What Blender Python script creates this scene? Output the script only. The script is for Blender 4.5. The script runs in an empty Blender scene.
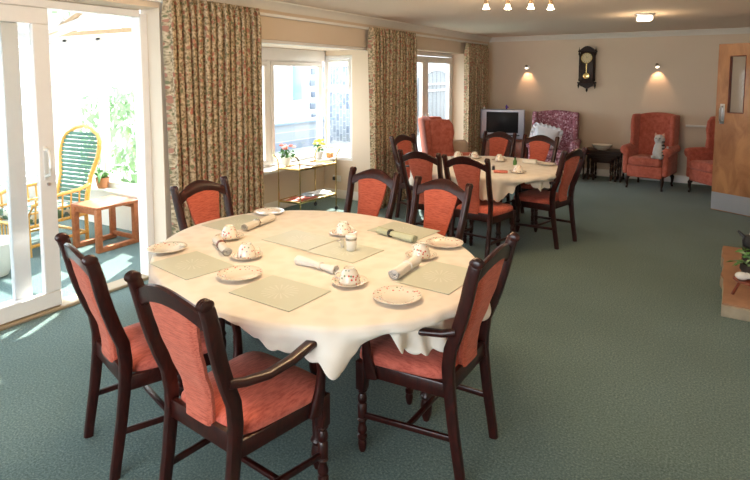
import bpy, bmesh, math, random
from mathutils import Vector, Matrix, Euler, noise
PI = math.pi
random.seed(7)
SC = bpy.context.scene
COL = SC.collection

# ------------------------------------------------------------------ camera
CAM_H = 1.7
cd = bpy.data.cameras.new('camera'); cam = bpy.data.objects.new('camera', cd); COL.objects.link(cam)
SC.camera = cam
cd.sensor_width = 36.0; cd.lens = 567.0 / 750.0 * 36.0
cd.shift_x = 0.0; cd.shift_y = -(240 - 127) / 750.0
cd.clip_start = 0.05; cd.clip_end = 300
pitch, yaw = math.radians(5.02), math.radians(31.76)
fwd = Vector((-math.sin(yaw) * math.cos(pitch), math.cos(yaw) * math.cos(pitch), -math.sin(pitch)))
cam.location = (0, 0, CAM_H)
cam.rotation_euler = fwd.to_track_quat('-Z', 'Y').to_euler()

# ------------------------------------------------------------------ view, world, sun
SC.view_settings.view_transform = 'Standard'
SC.view_settings.look = 'None'
SC.view_settings.gamma = 1.0
SC.view_settings.use_curve_mapping = False
SC.view_settings.exposure = 0.22
SC.cycles.max_bounces = 10
SC.cycles.diffuse_bounces = 6
SC.cycles.transparent_max_bounces = 16
SC.cycles.sample_clamp_indirect = 6.0
SC.cycles.use_denoising = True
W = bpy.data.worlds.new('sky'); SC.world = W; W.use_nodes = True
bg = W.node_tree.nodes['Background']
bg.inputs[0].default_value = (0.86, 0.93, 1.0, 1); bg.inputs[1].default_value = 5.6
sl = bpy.data.lights.new('sun', 'SUN'); sl.energy = 20.0; sl.angle = math.radians(0.6); sl.color = (1.0, 0.93, 0.82)
sun = bpy.data.objects.new('sun', sl); COL.objects.link(sun)
sun_dir = Vector((0.49, -0.87, -0.85)).normalized()
sun.rotation_euler = sun_dir.to_track_quat('-Z', 'Y').to_euler(); sun.location = (-8, 12, 9)

def portal(name, loc, size, direction):
    l = bpy.data.lights.new(name, 'AREA'); l.shape = 'RECTANGLE'; l.size, l.size_y = size
    l.cycles.is_portal = True
    o = bpy.data.objects.new(name, l); COL.objects.link(o); o.location = loc
    o.rotation_euler = Vector(direction).to_track_quat('-Z', 'Z').to_euler()
    return o
portal('portal_garden_door', (-4.12, 1.3, 1.1), (3.4, 2.2), (1, 0, 0))
portal('portal_bay', (-4.84, 5.1, 1.3), (2.6, 1.5), (1, 0, 0))
portal('portal_french', (-4.18, 8.1, 1.05), (2.2, 2.1), (1, 0, 0))
dl = bpy.data.lights.new('rear_fill_light', 'AREA'); dl.shape = 'RECTANGLE'; dl.size, dl.size_y = 3.4, 1.9; dl.energy = 75; dl.color = (0.88, 0.95, 1.0)  # added area light behind the camera, fills the room with cool light
do = bpy.data.objects.new('rear_fill_light', dl); COL.objects.link(do); do.location = (-1.6, -2.5, 1.3); do.rotation_euler = Vector((0, 1, -0.12)).to_track_quat('-Z', 'Z').to_euler()
portal('portal_rear', (-1.6, -2.62, 1.3), (3.6, 2.0), (0, 1, 0))

# ------------------------------------------------------------------ materials
MATS = {}
def new_mat(name):
    m = bpy.data.materials.new(name); m.use_nodes = True
    MATS[name] = m
    return m, m.node_tree.nodes, m.node_tree.links, m.node_tree.nodes['Principled BSDF']
def simple(name, col, rough=0.5, metal=0.0, spec=0.5, emit=None, es=1.0, coat=0.0, sheen=0.0, noise_amt=0.0, noise_scale=20.0, bump=0.0, bump_scale=80.0):
    m, N, L, B = new_mat(name)
    B.inputs['Base Color'].default_value = (*col, 1); B.inputs['Roughness'].default_value = rough
    B.inputs['Metallic'].default_value = metal; B.inputs['Specular IOR Level'].default_value = spec
    B.inputs['Coat Weight'].default_value = coat; B.inputs['Sheen Weight'].default_value = sheen
    if emit:
        B.inputs['Emission Color'].default_value = (*emit, 1); B.inputs['Emission Strength'].default_value = es
    tc = N.new('ShaderNodeTexCoord')
    nz = N.new('ShaderNodeTexNoise'); nz.inputs['Scale'].default_value = noise_scale; nz.inputs['Detail'].default_value = 4
    L.new(tc.outputs['Object'], nz.inputs['Vector'])
    mx = N.new('ShaderNodeMix'); mx.data_type = 'RGBA'
    a = max(noise_amt, 0.03)
    mx.inputs['A'].default_value = (*[c * (1 - a) for c in col], 1); mx.inputs['B'].default_value = (*[min(1, c * (1 + a)) for c in col], 1)
    L.new(nz.outputs['Fac'], mx.inputs['Factor']); L.new(mx.outputs['Result'], B.inputs['Base Color'])
    if bump:
        n2 = N.new('ShaderNodeTexNoise'); n2.inputs['Scale'].default_value = bump_scale; n2.inputs['Detail'].default_value = 3
        L.new(tc.outputs['Object'], n2.inputs['Vector'])
        bp = N.new('ShaderNodeBump'); bp.inputs['Strength'].default_value = bump; bp.inputs['Distance'].default_value = 0.01
        L.new(n2.outputs['Fac'], bp.inputs['Height']); L.new(bp.outputs['Normal'], B.inputs['Normal'])
    return m
def ramp(N, stops, interp='LINEAR'):
    r = N.new('ShaderNodeValToRGB'); e = r.color_ramp.elements; r.color_ramp.interpolation = interp
    while len(e) < len(stops): e.new(0.5)
    for k, (p, c) in enumerate(stops):
        e[k].position = p; e[k].color = (*c, 1)
    return r
def mapping(N, L, scale, rot=(0, 0, 0), out='Object'):
    tc = N.new('ShaderNodeTexCoord'); mp = N.new('ShaderNodeMapping')
    mp.inputs['Scale'].default_value = scale; mp.inputs['Rotation'].default_value = rot
    L.new(tc.outputs[out], mp.inputs['Vector'])
    return mp
def add_bump(N, L, B, src, strength, dist):
    bp = N.new('ShaderNodeBump'); bp.inputs['Strength'].default_value = strength; bp.inputs['Distance'].default_value = dist
    L.new(src, bp.inputs['Height']); L.new(bp.outputs['Normal'], B.inputs['Normal'])

def mk_wood(name, dark, light, rough, scale=(2, 14, 2), coat=0.3, dist=3.0):
    m, N, L, B = new_mat(name)
    mp = mapping(N, L, scale)
    nz = N.new('ShaderNodeTexNoise'); nz.inputs['Scale'].default_value = 3; nz.inputs['Detail'].default_value = 6; nz.inputs['Distortion'].default_value = dist
    L.new(mp.outputs[0], nz.inputs['Vector'])
    r = ramp(N, [(0.3, dark), (0.7, light)]); L.new(nz.outputs['Fac'], r.inputs[0]); L.new(r.outputs[0], B.inputs['Base Color'])
    B.inputs['Roughness'].default_value = rough; B.inputs['Coat Weight'].default_value = coat; B.inputs['Coat Roughness'].default_value = 0.15
    return m
mk_wood('mahogany', (0.014, 0.0025, 0.002), (0.042, 0.0065, 0.0045), 0.3, (6, 6, 2), 0.12)
MATS['mahogany'].node_tree.nodes['Principled BSDF'].inputs['Specular IOR Level'].default_value = 0.4
mk_wood('dark_oak', (0.010, 0.005, 0.003), (0.032, 0.013, 0.008), 0.45, (4, 4, 4), 0.02)
MATS['dark_oak'].node_tree.nodes['Principled BSDF'].inputs['Specular IOR Level'].default_value = 0.25
mk_wood('teak', (0.34, 0.105, 0.038), (0.50, 0.18, 0.07), 0.45, (3, 3, 3), 0.1)
mk_wood('cane', (0.62, 0.31, 0.05), (0.85, 0.50, 0.12), 0.4, (8, 8, 8), 0.3)
mk_wood('tan_board', (0.55, 0.36, 0.2), (0.65, 0.45, 0.27), 0.5, (2, 2, 2), 0)
mk_wood('cabinet_wood', (0.12, 0.025, 0.012), (0.22, 0.05, 0.025), 0.35, (2, 6, 2), 0.3)

def mk_door_wood():
    m, N, L, B = new_mat('veneer')
    mp = mapping(N, L, (3.2, 3.2, 1.5), (0, 0.75, 0))
    nz = N.new('ShaderNodeTexNoise'); nz.inputs['Scale'].default_value = 2.0; nz.inputs['Detail'].default_value = 5; nz.inputs['Distortion'].default_value = 0.8; nz.inputs['Roughness'].default_value = 0.55
    L.new(mp.outputs[0], nz.inputs['Vector'])
    r = ramp(N, [(0.32, (0.26, 0.11, 0.043)), (0.5, (0.36, 0.165, 0.07)), (0.68, (0.47, 0.235, 0.10))])
    L.new(nz.outputs['Fac'], r.inputs[0]); L.new(r.outputs[0], B.inputs['Base Color'])
    B.inputs['Roughness'].default_value = 0.35; B.inputs['Coat Weight'].default_value = 0.2
mk_door_wood()

def mk_chenille(name, dark, light, scale, streak=0.6):
    m, N, L, B = new_mat(name)
    mp = mapping(N, L, scale)
    nz = N.new('ShaderNodeTexNoise'); nz.inputs['Scale'].default_value = 9; nz.inputs['Detail'].default_value = 5; nz.inputs['Roughness'].default_value = 0.65
    L.new(mp.outputs[0], nz.inputs['Vector'])
    r = ramp(N, [(0.36, dark), (0.52, tuple(d * (1 - streak) + l * streak for d, l in zip(dark, light))), (0.68, light)])
    L.new(nz.outputs['Fac'], r.inputs[0]); L.new(r.outputs[0], B.inputs['Base Color'])
    B.inputs['Roughness'].default_value = 0.9; B.inputs['Sheen Weight'].default_value = 0.35; B.inputs['Sheen Tint'].default_value = (1, 0.6, 0.5, 1)
    B.inputs['Specular IOR Level'].default_value = 0.15
    add_bump(N, L, B, nz.outputs['Fac'], 0.5, 0.004)
mk_chenille('coral_chenille', (0.30, 0.056, 0.034), (0.58, 0.145, 0.090), (2.2, 24, 32))
mk_chenille('coral_seat', (0.38, 0.075, 0.052), (0.62, 0.155, 0.11), (14, 2.5, 6))
mk_chenille('salmon_velvet', (0.36, 0.085, 0.055), (0.52, 0.15, 0.105), (2, 2, 2), 0.5)

def mk_carpet():
    m, N, L, B = new_mat('carpet')
    mp = mapping(N, L, (1, 1, 1))
    n1 = N.new('ShaderNodeTexNoise'); n1.inputs['Scale'].default_value = 95; n1.inputs['Detail'].default_value = 3; n1.inputs['Roughness'].default_value = 0.7
    n2 = N.new('ShaderNodeTexNoise'); n2.inputs['Scale'].default_value = 1.1; n2.inputs['Detail'].default_value = 2
    L.new(mp.outputs[0], n1.inputs['Vector']); L.new(mp.outputs[0], n2.inputs['Vector'])
    r1 = ramp(N, [(0.32, (0.052, 0.092, 0.088)), (0.5, (0.100, 0.158, 0.150)), (0.68, (0.185, 0.252, 0.238))])
    L.new(n1.outputs['Fac'], r1.inputs[0])
    mx = N.new('ShaderNodeMix'); mx.data_type = 'RGBA'; mx.blend_type = 'MULTIPLY'; mx.inputs['Factor'].default_value = 1
    r2 = ramp(N, [(0.35, (0.9, 0.92, 0.9)), (0.65, (1.05, 1.05, 1.05))]); L.new(n2.outputs['Fac'], r2.inputs[0])
    L.new(r1.outputs[0], mx.inputs['A']); L.new(r2.outputs[0], mx.inputs['B']); L.new(mx.outputs['Result'], B.inputs['Base Color'])
    B.inputs['Roughness'].default_value = 1; B.inputs['Specular IOR Level'].default_value = 0.1; B.inputs['Sheen Weight'].default_value = 0.15
    add_bump(N, L, B, n1.outputs['Fac'], 0.6, 0.006)
mk_carpet()

def mk_curtain():
    m, N, L, B = new_mat('curtain_fabric')
    tc = N.new('ShaderNodeUVMap'); tc.uv_map = 'UVMap'
    mp = N.new('ShaderNodeMapping'); L.new(tc.outputs[0], mp.inputs['Vector'])
    wob = N.new('ShaderNodeTexNoise'); wob.inputs['Scale'].default_value = 9; L.new(mp.outputs[0], wob.inputs['Vector'])
    va = N.new('ShaderNodeVectorMath'); va.operation = 'MULTIPLY_ADD'; va.inputs[1].default_value = (0.05, 0.05, 0.05)
    L.new(wob.outputs['Color'], va.inputs[0]); L.new(mp.outputs[0], va.inputs[2])
    v1 = N.new('ShaderNodeTexVoronoi'); v1.inputs['Scale'].default_value = 18; v1.inputs['Randomness'].default_value = 0.8; L.new(va.outputs[0], v1.inputs['Vector'])
    v2 = N.new('ShaderNodeTexVoronoi'); v2.inputs['Scale'].default_value = 28; L.new(va.outputs[0], v2.inputs['Vector'])
    v3 = N.new('ShaderNodeTexNoise'); v3.inputs['Scale'].default_value = 45; v3.inputs['Detail'].default_value = 3; L.new(va.outputs[0], v3.inputs['Vector'])
    base = ramp(N, [(0.36, (0.18, 0.135, 0.078)), (0.50, (0.40, 0.31, 0.20)), (0.64, (0.58, 0.46, 0.315))]); L.new(v3.outputs['Fac'], base.inputs[0])
    # leaves
    sep2 = N.new('ShaderNodeSeparateColor'); L.new(v2.outputs['Color'], sep2.inputs[0])
    leaf = N.new('ShaderNodeMath'); leaf.operation = 'LESS_THAN'; leaf.inputs[1].default_value = 0.36; L.new(v2.outputs['Distance'], leaf.inputs[0])
    pick = N.new('ShaderNodeMath'); pick.operation = 'GREATER_THAN'; pick.inputs[1].default_value = 0.55; L.new(sep2.outputs[1], pick.inputs[0])
    lm = N.new('ShaderNodeMath'); lm.operation = 'MULTIPLY'; L.new(leaf.outputs[0], lm.inputs[0]); L.new(pick.outputs[0], lm.inputs[1])
    m1 = N.new('ShaderNodeMix'); m1.data_type = 'RGBA'; m1.inputs['B'].default_value = (0.17, 0.17, 0.09, 1)
    L.new(lm.outputs[0], m1.inputs['Factor']); L.new(base.outputs[0], m1.inputs['A'])
    # flowers
    sep1 = N.new('ShaderNodeSeparateColor'); L.new(v1.outputs['Color'], sep1.inputs[0])
    fl = N.new('ShaderNodeMath'); fl.operation = 'LESS_THAN'; fl.inputs[1].default_value = 0.33; L.new(v1.outputs['Distance'], fl.inputs[0])
    pk = N.new('ShaderNodeMath'); pk.operation = 'GREATER_THAN'; pk.inputs[1].default_value = 0.34; L.new(sep1.outputs[0], pk.inputs[0])
    fm = N.new('ShaderNodeMath'); fm.operation = 'MULTIPLY'; L.new(fl.outputs[0], fm.inputs[0]); L.new(pk.outputs[0], fm.inputs[1])
    fc = ramp(N, [(0.0, (0.40, 0.13, 0.085)), (0.5, (0.32, 0.145, 0.10)), (1.0, (0.48, 0.24, 0.17))]); L.new(sep1.outputs[2], fc.inputs[0])
    m2 = N.new('ShaderNodeMix'); m2.data_type = 'RGBA'; L.new(fm.outputs[0], m2.inputs['Factor']); L.new(m1.outputs['Result'], m2.inputs['A']); L.new(fc.outputs[0], m2.inputs['B'])
    L.new(m2.outputs['Result'], B.inputs['Base Color']); B.inputs['Roughness'].default_value = 0.85; B.inputs['Specular IOR Level'].default_value = 0.2
mk_curtain()

def mk_floral(name, base, blob1, blob2, scale, thr=0.38):
    m, N, L, B = new_mat(name)
    mp = mapping(N, L, (1, 1, 1))
    wob = N.new('ShaderNodeTexNoise'); wob.inputs['Scale'].default_value = 12; L.new(mp.outputs[0], wob.inputs['Vector'])
    va = N.new('ShaderNodeVectorMath'); va.operation = 'MULTIPLY_ADD'; va.inputs[1].default_value = (0.06, 0.06, 0.06)
    L.new(wob.outputs['Color'], va.inputs[0]); L.new(mp.outputs[0], va.inputs[2])
    v1 = N.new('ShaderNodeTexVoronoi'); v1.inputs['Scale'].default_value = scale; L.new(va.outputs[0], v1.inputs['Vector'])
    s = N.new('ShaderNodeSeparateColor'); L.new(v1.outputs['Color'], s.inputs[0])
    lt = N.new('ShaderNodeMath'); lt.operation = 'LESS_THAN'; lt.inputs[1].default_value = thr; L.new(v1.outputs['Distance'], lt.inputs[0])
    c = ramp(N, [(0.0, blob1), (0.55, blob2)], 'CONSTANT'); L.new(s.outputs[0], c.inputs[0])
    mx = N.new('ShaderNodeMix'); mx.data_type = 'RGBA'; mx.inputs['A'].default_value = (*base, 1)
    L.new(lt.outputs[0], mx.inputs['Factor']); L.new(c.outputs[0], mx.inputs['B']); L.new(mx.outputs['Result'], B.inputs['Base Color'])
    B.inputs['Roughness'].default_value = 0.9
mk_floral('plum_floral', (0.36, 0.15, 0.21), (0.62, 0.43, 0.52), (0.20, 0.06, 0.08), 30, 0.45)
mk_floral('plaid_cushion', (0.55, 0.52, 0.42), (0.08, 0.16, 0.10), (0.10, 0.18, 0.2), 14, 0.5)

def mk_china(name, r0, r1, band=True):
    """cream china with small painted sprigs in a ring r0..r1 around the object's own axis"""
    m, N, L, B = new_mat(name)
    tc = N.new('ShaderNodeTexCoord')
    v = N.new('ShaderNodeTexVoronoi'); v.inputs['Scale'].default_value = 75; L.new(tc.outputs['Object'], v.inputs['Vector'])
    s = N.new('ShaderNodeSeparateColor'); L.new(v.outputs['Color'], s.inputs[0])
    lt = N.new('ShaderNodeMath'); lt.operation = 'LESS_THAN'; lt.inputs[1].default_value = 0.34; L.new(v.outputs['Distance'], lt.inputs[0])
    pk = N.new('ShaderNodeMath'); pk.operation = 'GREATER_THAN'; pk.inputs[1].default_value = 0.35; L.new(s.outputs[1], pk.inputs[0])
    mu = N.new('ShaderNodeMath'); mu.operation = 'MULTIPLY'; L.new(lt.outputs[0], mu.inputs[0]); L.new(pk.outputs[0], mu.inputs[1])
    out = mu
    if band:
        sx = N.new('ShaderNodeVectorMath'); sx.operation = 'MULTIPLY'; sx.inputs[1].default_value = (1, 1, 0); L.new(tc.outputs['Object'], sx.inputs[0])
        ln = N.new('ShaderNodeVectorMath'); ln.operation = 'LENGTH'; L.new(sx.outputs[0], ln.inputs[0])
        g = N.new('ShaderNodeMath'); g.operation = 'GREATER_THAN'; g.inputs[1].default_value = r0; L.new(ln.outputs['Value'], g.inputs[0])
        l2 = N.new('ShaderNodeMath'); l2.operation = 'LESS_THAN'; l2.inputs[1].default_value = r1; L.new(ln.outputs['Value'], l2.inputs[0])
        a = N.new('ShaderNodeMath'); a.operation = 'MULTIPLY'; L.new(g.outputs[0], a.inputs[0]); L.new(l2.outputs[0], a.inputs[1])
        b = N.new('ShaderNodeMath'); b.operation = 'MULTIPLY'; L.new(a.outputs[0], b.inputs[0]); L.new(mu.outputs[0], b.inputs[1]); out = b
    c = ramp(N, [(0.0, (0.55, 0.10, 0.08)), (0.45, (0.16, 0.25, 0.14)), (0.7, (0.60, 0.30, 0.22)), (0.88, (0.15, 0.16, 0.32))], 'CONSTANT'); L.new(s.outputs[0], c.inputs[0])
    mx = N.new('ShaderNodeMix'); mx.data_type = 'RGBA'; mx.inputs['A'].default_value = (0.80, 0.75, 0.66, 1)
    L.new(out.outputs[0], mx.inputs['Factor']); L.new(c.outputs[0], mx.inputs['B']); L.new(mx.outputs['Result'], B.inputs['Base Color'])
    B.inputs['Roughness'].default_value = 0.15; B.inputs['Coat Weight'].default_value = 0.5
mk_china('china_plate', 0.066, 0.104)
mk_china('china_saucer', 0.042, 0.09)
mk_china('china_cup', 0, 1, False)

def mk_cloth():
    m, N, L, B = new_mat('damask')
    mp = mapping(N, L, (1, 1, 1))
    v = N.new('ShaderNodeTexVoronoi'); v.inputs['Scale'].default_value = 16; v.feature = 'SMOOTH_F1'; L.new(mp.outputs[0], v.inputs['Vector'])
    r = ramp(N, [(0.25, (0.74, 0.67, 0.585)), (0.55, (0.79, 0.73, 0.65))]); L.new(v.outputs['Distance'], r.inputs[0])
    L.new(r.outputs[0], B.inputs['Base Color']); B.inputs['Roughness'].default_value = 0.75; B.inputs['Sheen Weight'].default_value = 0.1
    n = N.new('ShaderNodeTexNoise'); n.inputs['Scale'].default_value = 260; L.new(mp.outputs[0], n.inputs['Vector'])
    add_bump(N, L, B, n.outputs['Fac'], 0.15, 0.002)
mk_cloth()

def mk_mat():
    """pale green place mat with a white dandelion burst around the mat's own centre"""
    m, N, L, B = new_mat('placemat_green')
    tc = N.new('ShaderNodeTexCoord'); sp = N.new('ShaderNodeSeparateXYZ'); L.new(tc.outputs['Object'], sp.inputs[0])
    at = N.new('ShaderNodeMath'); at.operation = 'ARCTAN2'; L.new(sp.outputs[1], at.inputs[0]); L.new(sp.outputs[0], at.inputs[1])
    mu = N.new('ShaderNodeMath'); mu.operation = 'MULTIPLY'; mu.inputs[1].default_value = 17; L.new(at.outputs[0], mu.inputs[0])
    cs = N.new('ShaderNodeMath'); cs.operation = 'COSINE'; L.new(mu.outputs[0], cs.inputs[0])
    gt = N.new('ShaderNodeMath'); gt.operation = 'GREATER_THAN'; gt.inputs[1].default_value = 0.55; L.new(cs.outputs[0], gt.inputs[0])
    xy = N.new('ShaderNodeVectorMath'); xy.operation = 'MULTIPLY'; xy.inputs[1].default_value = (1, 1, 0); L.new(tc.outputs['Object'], xy.inputs[0])
    ln = N.new('ShaderNodeVectorMath'); ln.operation = 'LENGTH'; L.new(xy.outputs[0], ln.inputs[0])
    l1 = N.new('ShaderNodeMath'); l1.operation = 'LESS_THAN'; l1.inputs[1].default_value = 0.082; L.new(ln.outputs['Value'], l1.inputs[0])
    l2 = N.new('ShaderNodeMath'); l2.operation = 'GREATER_THAN'; l2.inputs[1].default_value = 0.022; L.new(ln.outputs['Value'], l2.inputs[0])
    a = N.new('ShaderNodeMath'); a.operation = 'MULTIPLY'; L.new(l1.outputs[0], a.inputs[0]); L.new(l2.outputs[0], a.inputs[1])
    b = N.new('ShaderNodeMath'); b.operation = 'MULTIPLY'; L.new(a.outputs[0], b.inputs[0]); L.new(gt.outputs[0], b.inputs[1])
    mx = N.new('ShaderNodeMix'); mx.data_type = 'RGBA'; mx.inputs['A'].default_value = (0.56, 0.585, 0.49, 1); mx.inputs['B'].default_value = (0.64, 0.66, 0.58, 1)
    L.new(b.outputs[0], mx.inputs['Factor']); L.new(mx.outputs['Result'], B.inputs['Base Color']); B.inputs['Roughness'].default_value = 0.38
mk_mat()

def mk_glass(name, tint=(0.96, 0.99, 1.0), gloss=0.08):
    m, N, L, B = new_mat(name)
    N.remove(B); out = N['Material Output']
    t = N.new('ShaderNodeBsdfTransparent'); t.inputs[0].default_value = (*tint, 1)
    g = N.new('ShaderNodeBsdfGlossy'); g.inputs['Roughness'].default_value = 0.02
    fr = N.new('ShaderNodeFresnel'); fr.inputs['IOR'].default_value = 1.45
    mx = N.new('ShaderNodeMixShader'); L.new(fr.outputs[0], mx.inputs[0]); L.new(t.outputs[0], mx.inputs[1]); L.new(g.outputs[0], mx.inputs[2]); L.new(mx.outputs[0], out.inputs[0])
mk_glass('window_glass')
mk_glass('frosted_roof', (0.9, 0.95, 1.0))

def mk_stone(name, c1, c2, mortar, scale=2.2):
    m, N, L, B = new_mat(name)
    mp = mapping(N, L, (1, 1, 1), (PI / 2, 0, PI / 2))
    br = N.new('ShaderNodeTexBrick'); br.inputs['Scale'].default_value = scale
    br.inputs['Color1'].default_value = (*c1, 1); br.inputs['Color2'].default_value = (*c2, 1); br.inputs['Mortar'].default_value = (*mortar, 1)
    L.new(mp.outputs[0], br.inputs['Vector']); L.new(br.outputs['Color'], B.inputs['Base Color']); B.inputs['Roughness'].default_value = 0.95
mk_stone('stone_wall', (0.13, 0.16, 0.21), (0.24, 0.27, 0.30), (0.36, 0.38, 0.40))
simple('wall_paint', (0.69, 0.575, 0.455), 0.85, spec=0.2, noise_scale=3)
simple('ceiling_paint', (0.80, 0.68, 0.575), 0.9, spec=0.15, bump=0.15, bump_scale=60)
simple('cornice_white', (0.74, 0.70, 0.64), 0.6)
simple('gloss_white', (0.80, 0.78, 0.74), 0.35)
simple('upvc', (0.82, 0.80, 0.79), 0.25)
simple('exterior_white', (0.82, 0.82, 0.80), 0.9)
simple('render_grey', (0.50, 0.52, 0.54), 0.9)
simple('paving', (0.30, 0.30, 0.29), 0.95, noise_amt=0.15, noise_scale=3)
simple('brass', (0.70, 0.52, 0.22), 0.25, metal=1)
simple('steel', (0.6, 0.6, 0.6), 0.3, metal=1)
simple('kick_steel', (0.42, 0.44, 0.48), 0.45, metal=0.6)
simple('chrome_dark', (0.30, 0.24, 0.18), 0.3, metal=1)
simple('bulb_glass', (1, 0.95, 0.85), 0.3, emit=(1.0, 0.86, 0.66), es=3.5)
simple('lamp_glass', (0.9, 0.88, 0.8), 0.3, emit=(1.0, 0.86, 0.66), es=1.6)
simple('napkin_cream', (0.70, 0.65, 0.57), 0.85, noise_amt=0.08, noise_scale=60, bump=0.3)
simple('napkin_white', (0.78, 0.76, 0.73), 0.85, noise_amt=0.05, noise_scale=60, bump=0.3)
simple('napkin_green', (0.44, 0.47, 0.34), 0.8, noise_amt=0.05, noise_scale=60, bump=0.2)
simple('ring_brown', (0.22, 0.06, 0.03), 0.3)
simple('ring_black', (0.02, 0.02, 0.02), 0.3)
simple('ring_silver', (0.55, 0.52, 0.48), 0.25, metal=1)
simple('ring_white', (0.75, 0.72, 0.68), 0.4)
simple('white_ceramic', (0.80, 0.78, 0.73), 0.2, coat=0.4)
simple('clear_band', (0.45, 0.43, 0.38), 0.2, metal=0.7)
simple('tv_silver', (0.36, 0.38, 0.47), 0.35, metal=0.4)
simple('tv_screen', (0.010, 0.010, 0.012), 0.35, spec=0.12)
simple('black_plastic', (0.015, 0.015, 0.017), 0.4)
simple('violet_glass', (0.12, 0.06, 0.35), 0.2)
simple('cushion_white', (0.75, 0.76, 0.85), 0.9, sheen=0.3, bump=0.3, bump_scale=30)
simple('plush_grey', (0.50, 0.48, 0.47), 1.0, sheen=0.5, bump=0.6, bump_scale=90, noise_amt=0.2)
simple('plush_dark', (0.06, 0.045, 0.04), 1.0, bump=0.6)
simple('plush_pink', (0.60, 0.33, 0.25), 1.0)
simple('clock_face', (0.62, 0.52, 0.30), 0.4)
simple('clock_ink', (0.03, 0.02, 0.015), 0.5)
simple('pink_flower', (0.85, 0.20, 0.17), 0.7, noise_amt=0.2)
simple('pale_pink_flower', (0.85, 0.55, 0.55), 0.7, noise_amt=0.2)
simple('yellow_flower', (0.85, 0.75, 0.10), 0.7, noise_amt=0.2)
simple('leaf_green', (0.08, 0.22, 0.05), 0.6, noise_amt=0.3)
simple('leaf_pale', (0.28, 0.42, 0.22), 0.7, noise_amt=0.3)
simple('blue_pot', (0.10, 0.18, 0.5), 0.3)
simple('terracotta', (0.50, 0.22, 0.10), 0.7)
simple('basket_dark', (0.03, 0.022, 0.018), 0.8, bump=0.5)
simple('hearth_stone', (0.33, 0.175, 0.10), 0.75, noise_amt=0.35, noise_scale=7, bump=0.4, bump_scale=12)
simple('hearth_edge', (0.36, 0.31, 0.23), 0.9, noise_amt=0.35, noise_scale=14, bump=0.8, bump_scale=20)
simple('magazine_red', (0.60, 0.14, 0.10), 0.4, noise_amt=0.6, noise_scale=26)
simple('magazine_blue', (0.42, 0.52, 0.62), 0.4, noise_amt=0.5, noise_scale=26)
simple('magazine_white', (0.75, 0.75, 0.72), 0.4, noise_amt=0.3, noise_scale=26)
simple('tray_wood', (0.48, 0.30, 0.19), 0.15, coat=0.6, noise_amt=0.2)
simple('stripe_green', (0.10, 0.22, 0.17), 0.8)
simple('slate', (0.16, 0.22, 0.28), 0.6)
simple('house_pane', (0.16, 0.27, 0.36), 0.3)
simple('grey_boards', (0.16, 0.17, 0.175), 0.7)
simple('beige_cushion', (0.46, 0.35, 0.26), 0.9)
simple('threshold_brown', (0.35, 0.27, 0.17), 0.5)
simple('door_edge', (0.55, 0.33, 0.16), 0.5)
simple('red_napkin', (0.62, 0.20, 0.16), 0.8, noise_amt=0.5, noise_scale=60)
simple('card_white', (0.8, 0.78, 0.72), 0.7)
simple('amber_box', (0.55, 0.24, 0.06), 0.5)
simple('foliage_out', (0.22, 0.36, 0.17), 0.9, noise_amt=0.4, noise_scale=6)

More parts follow.
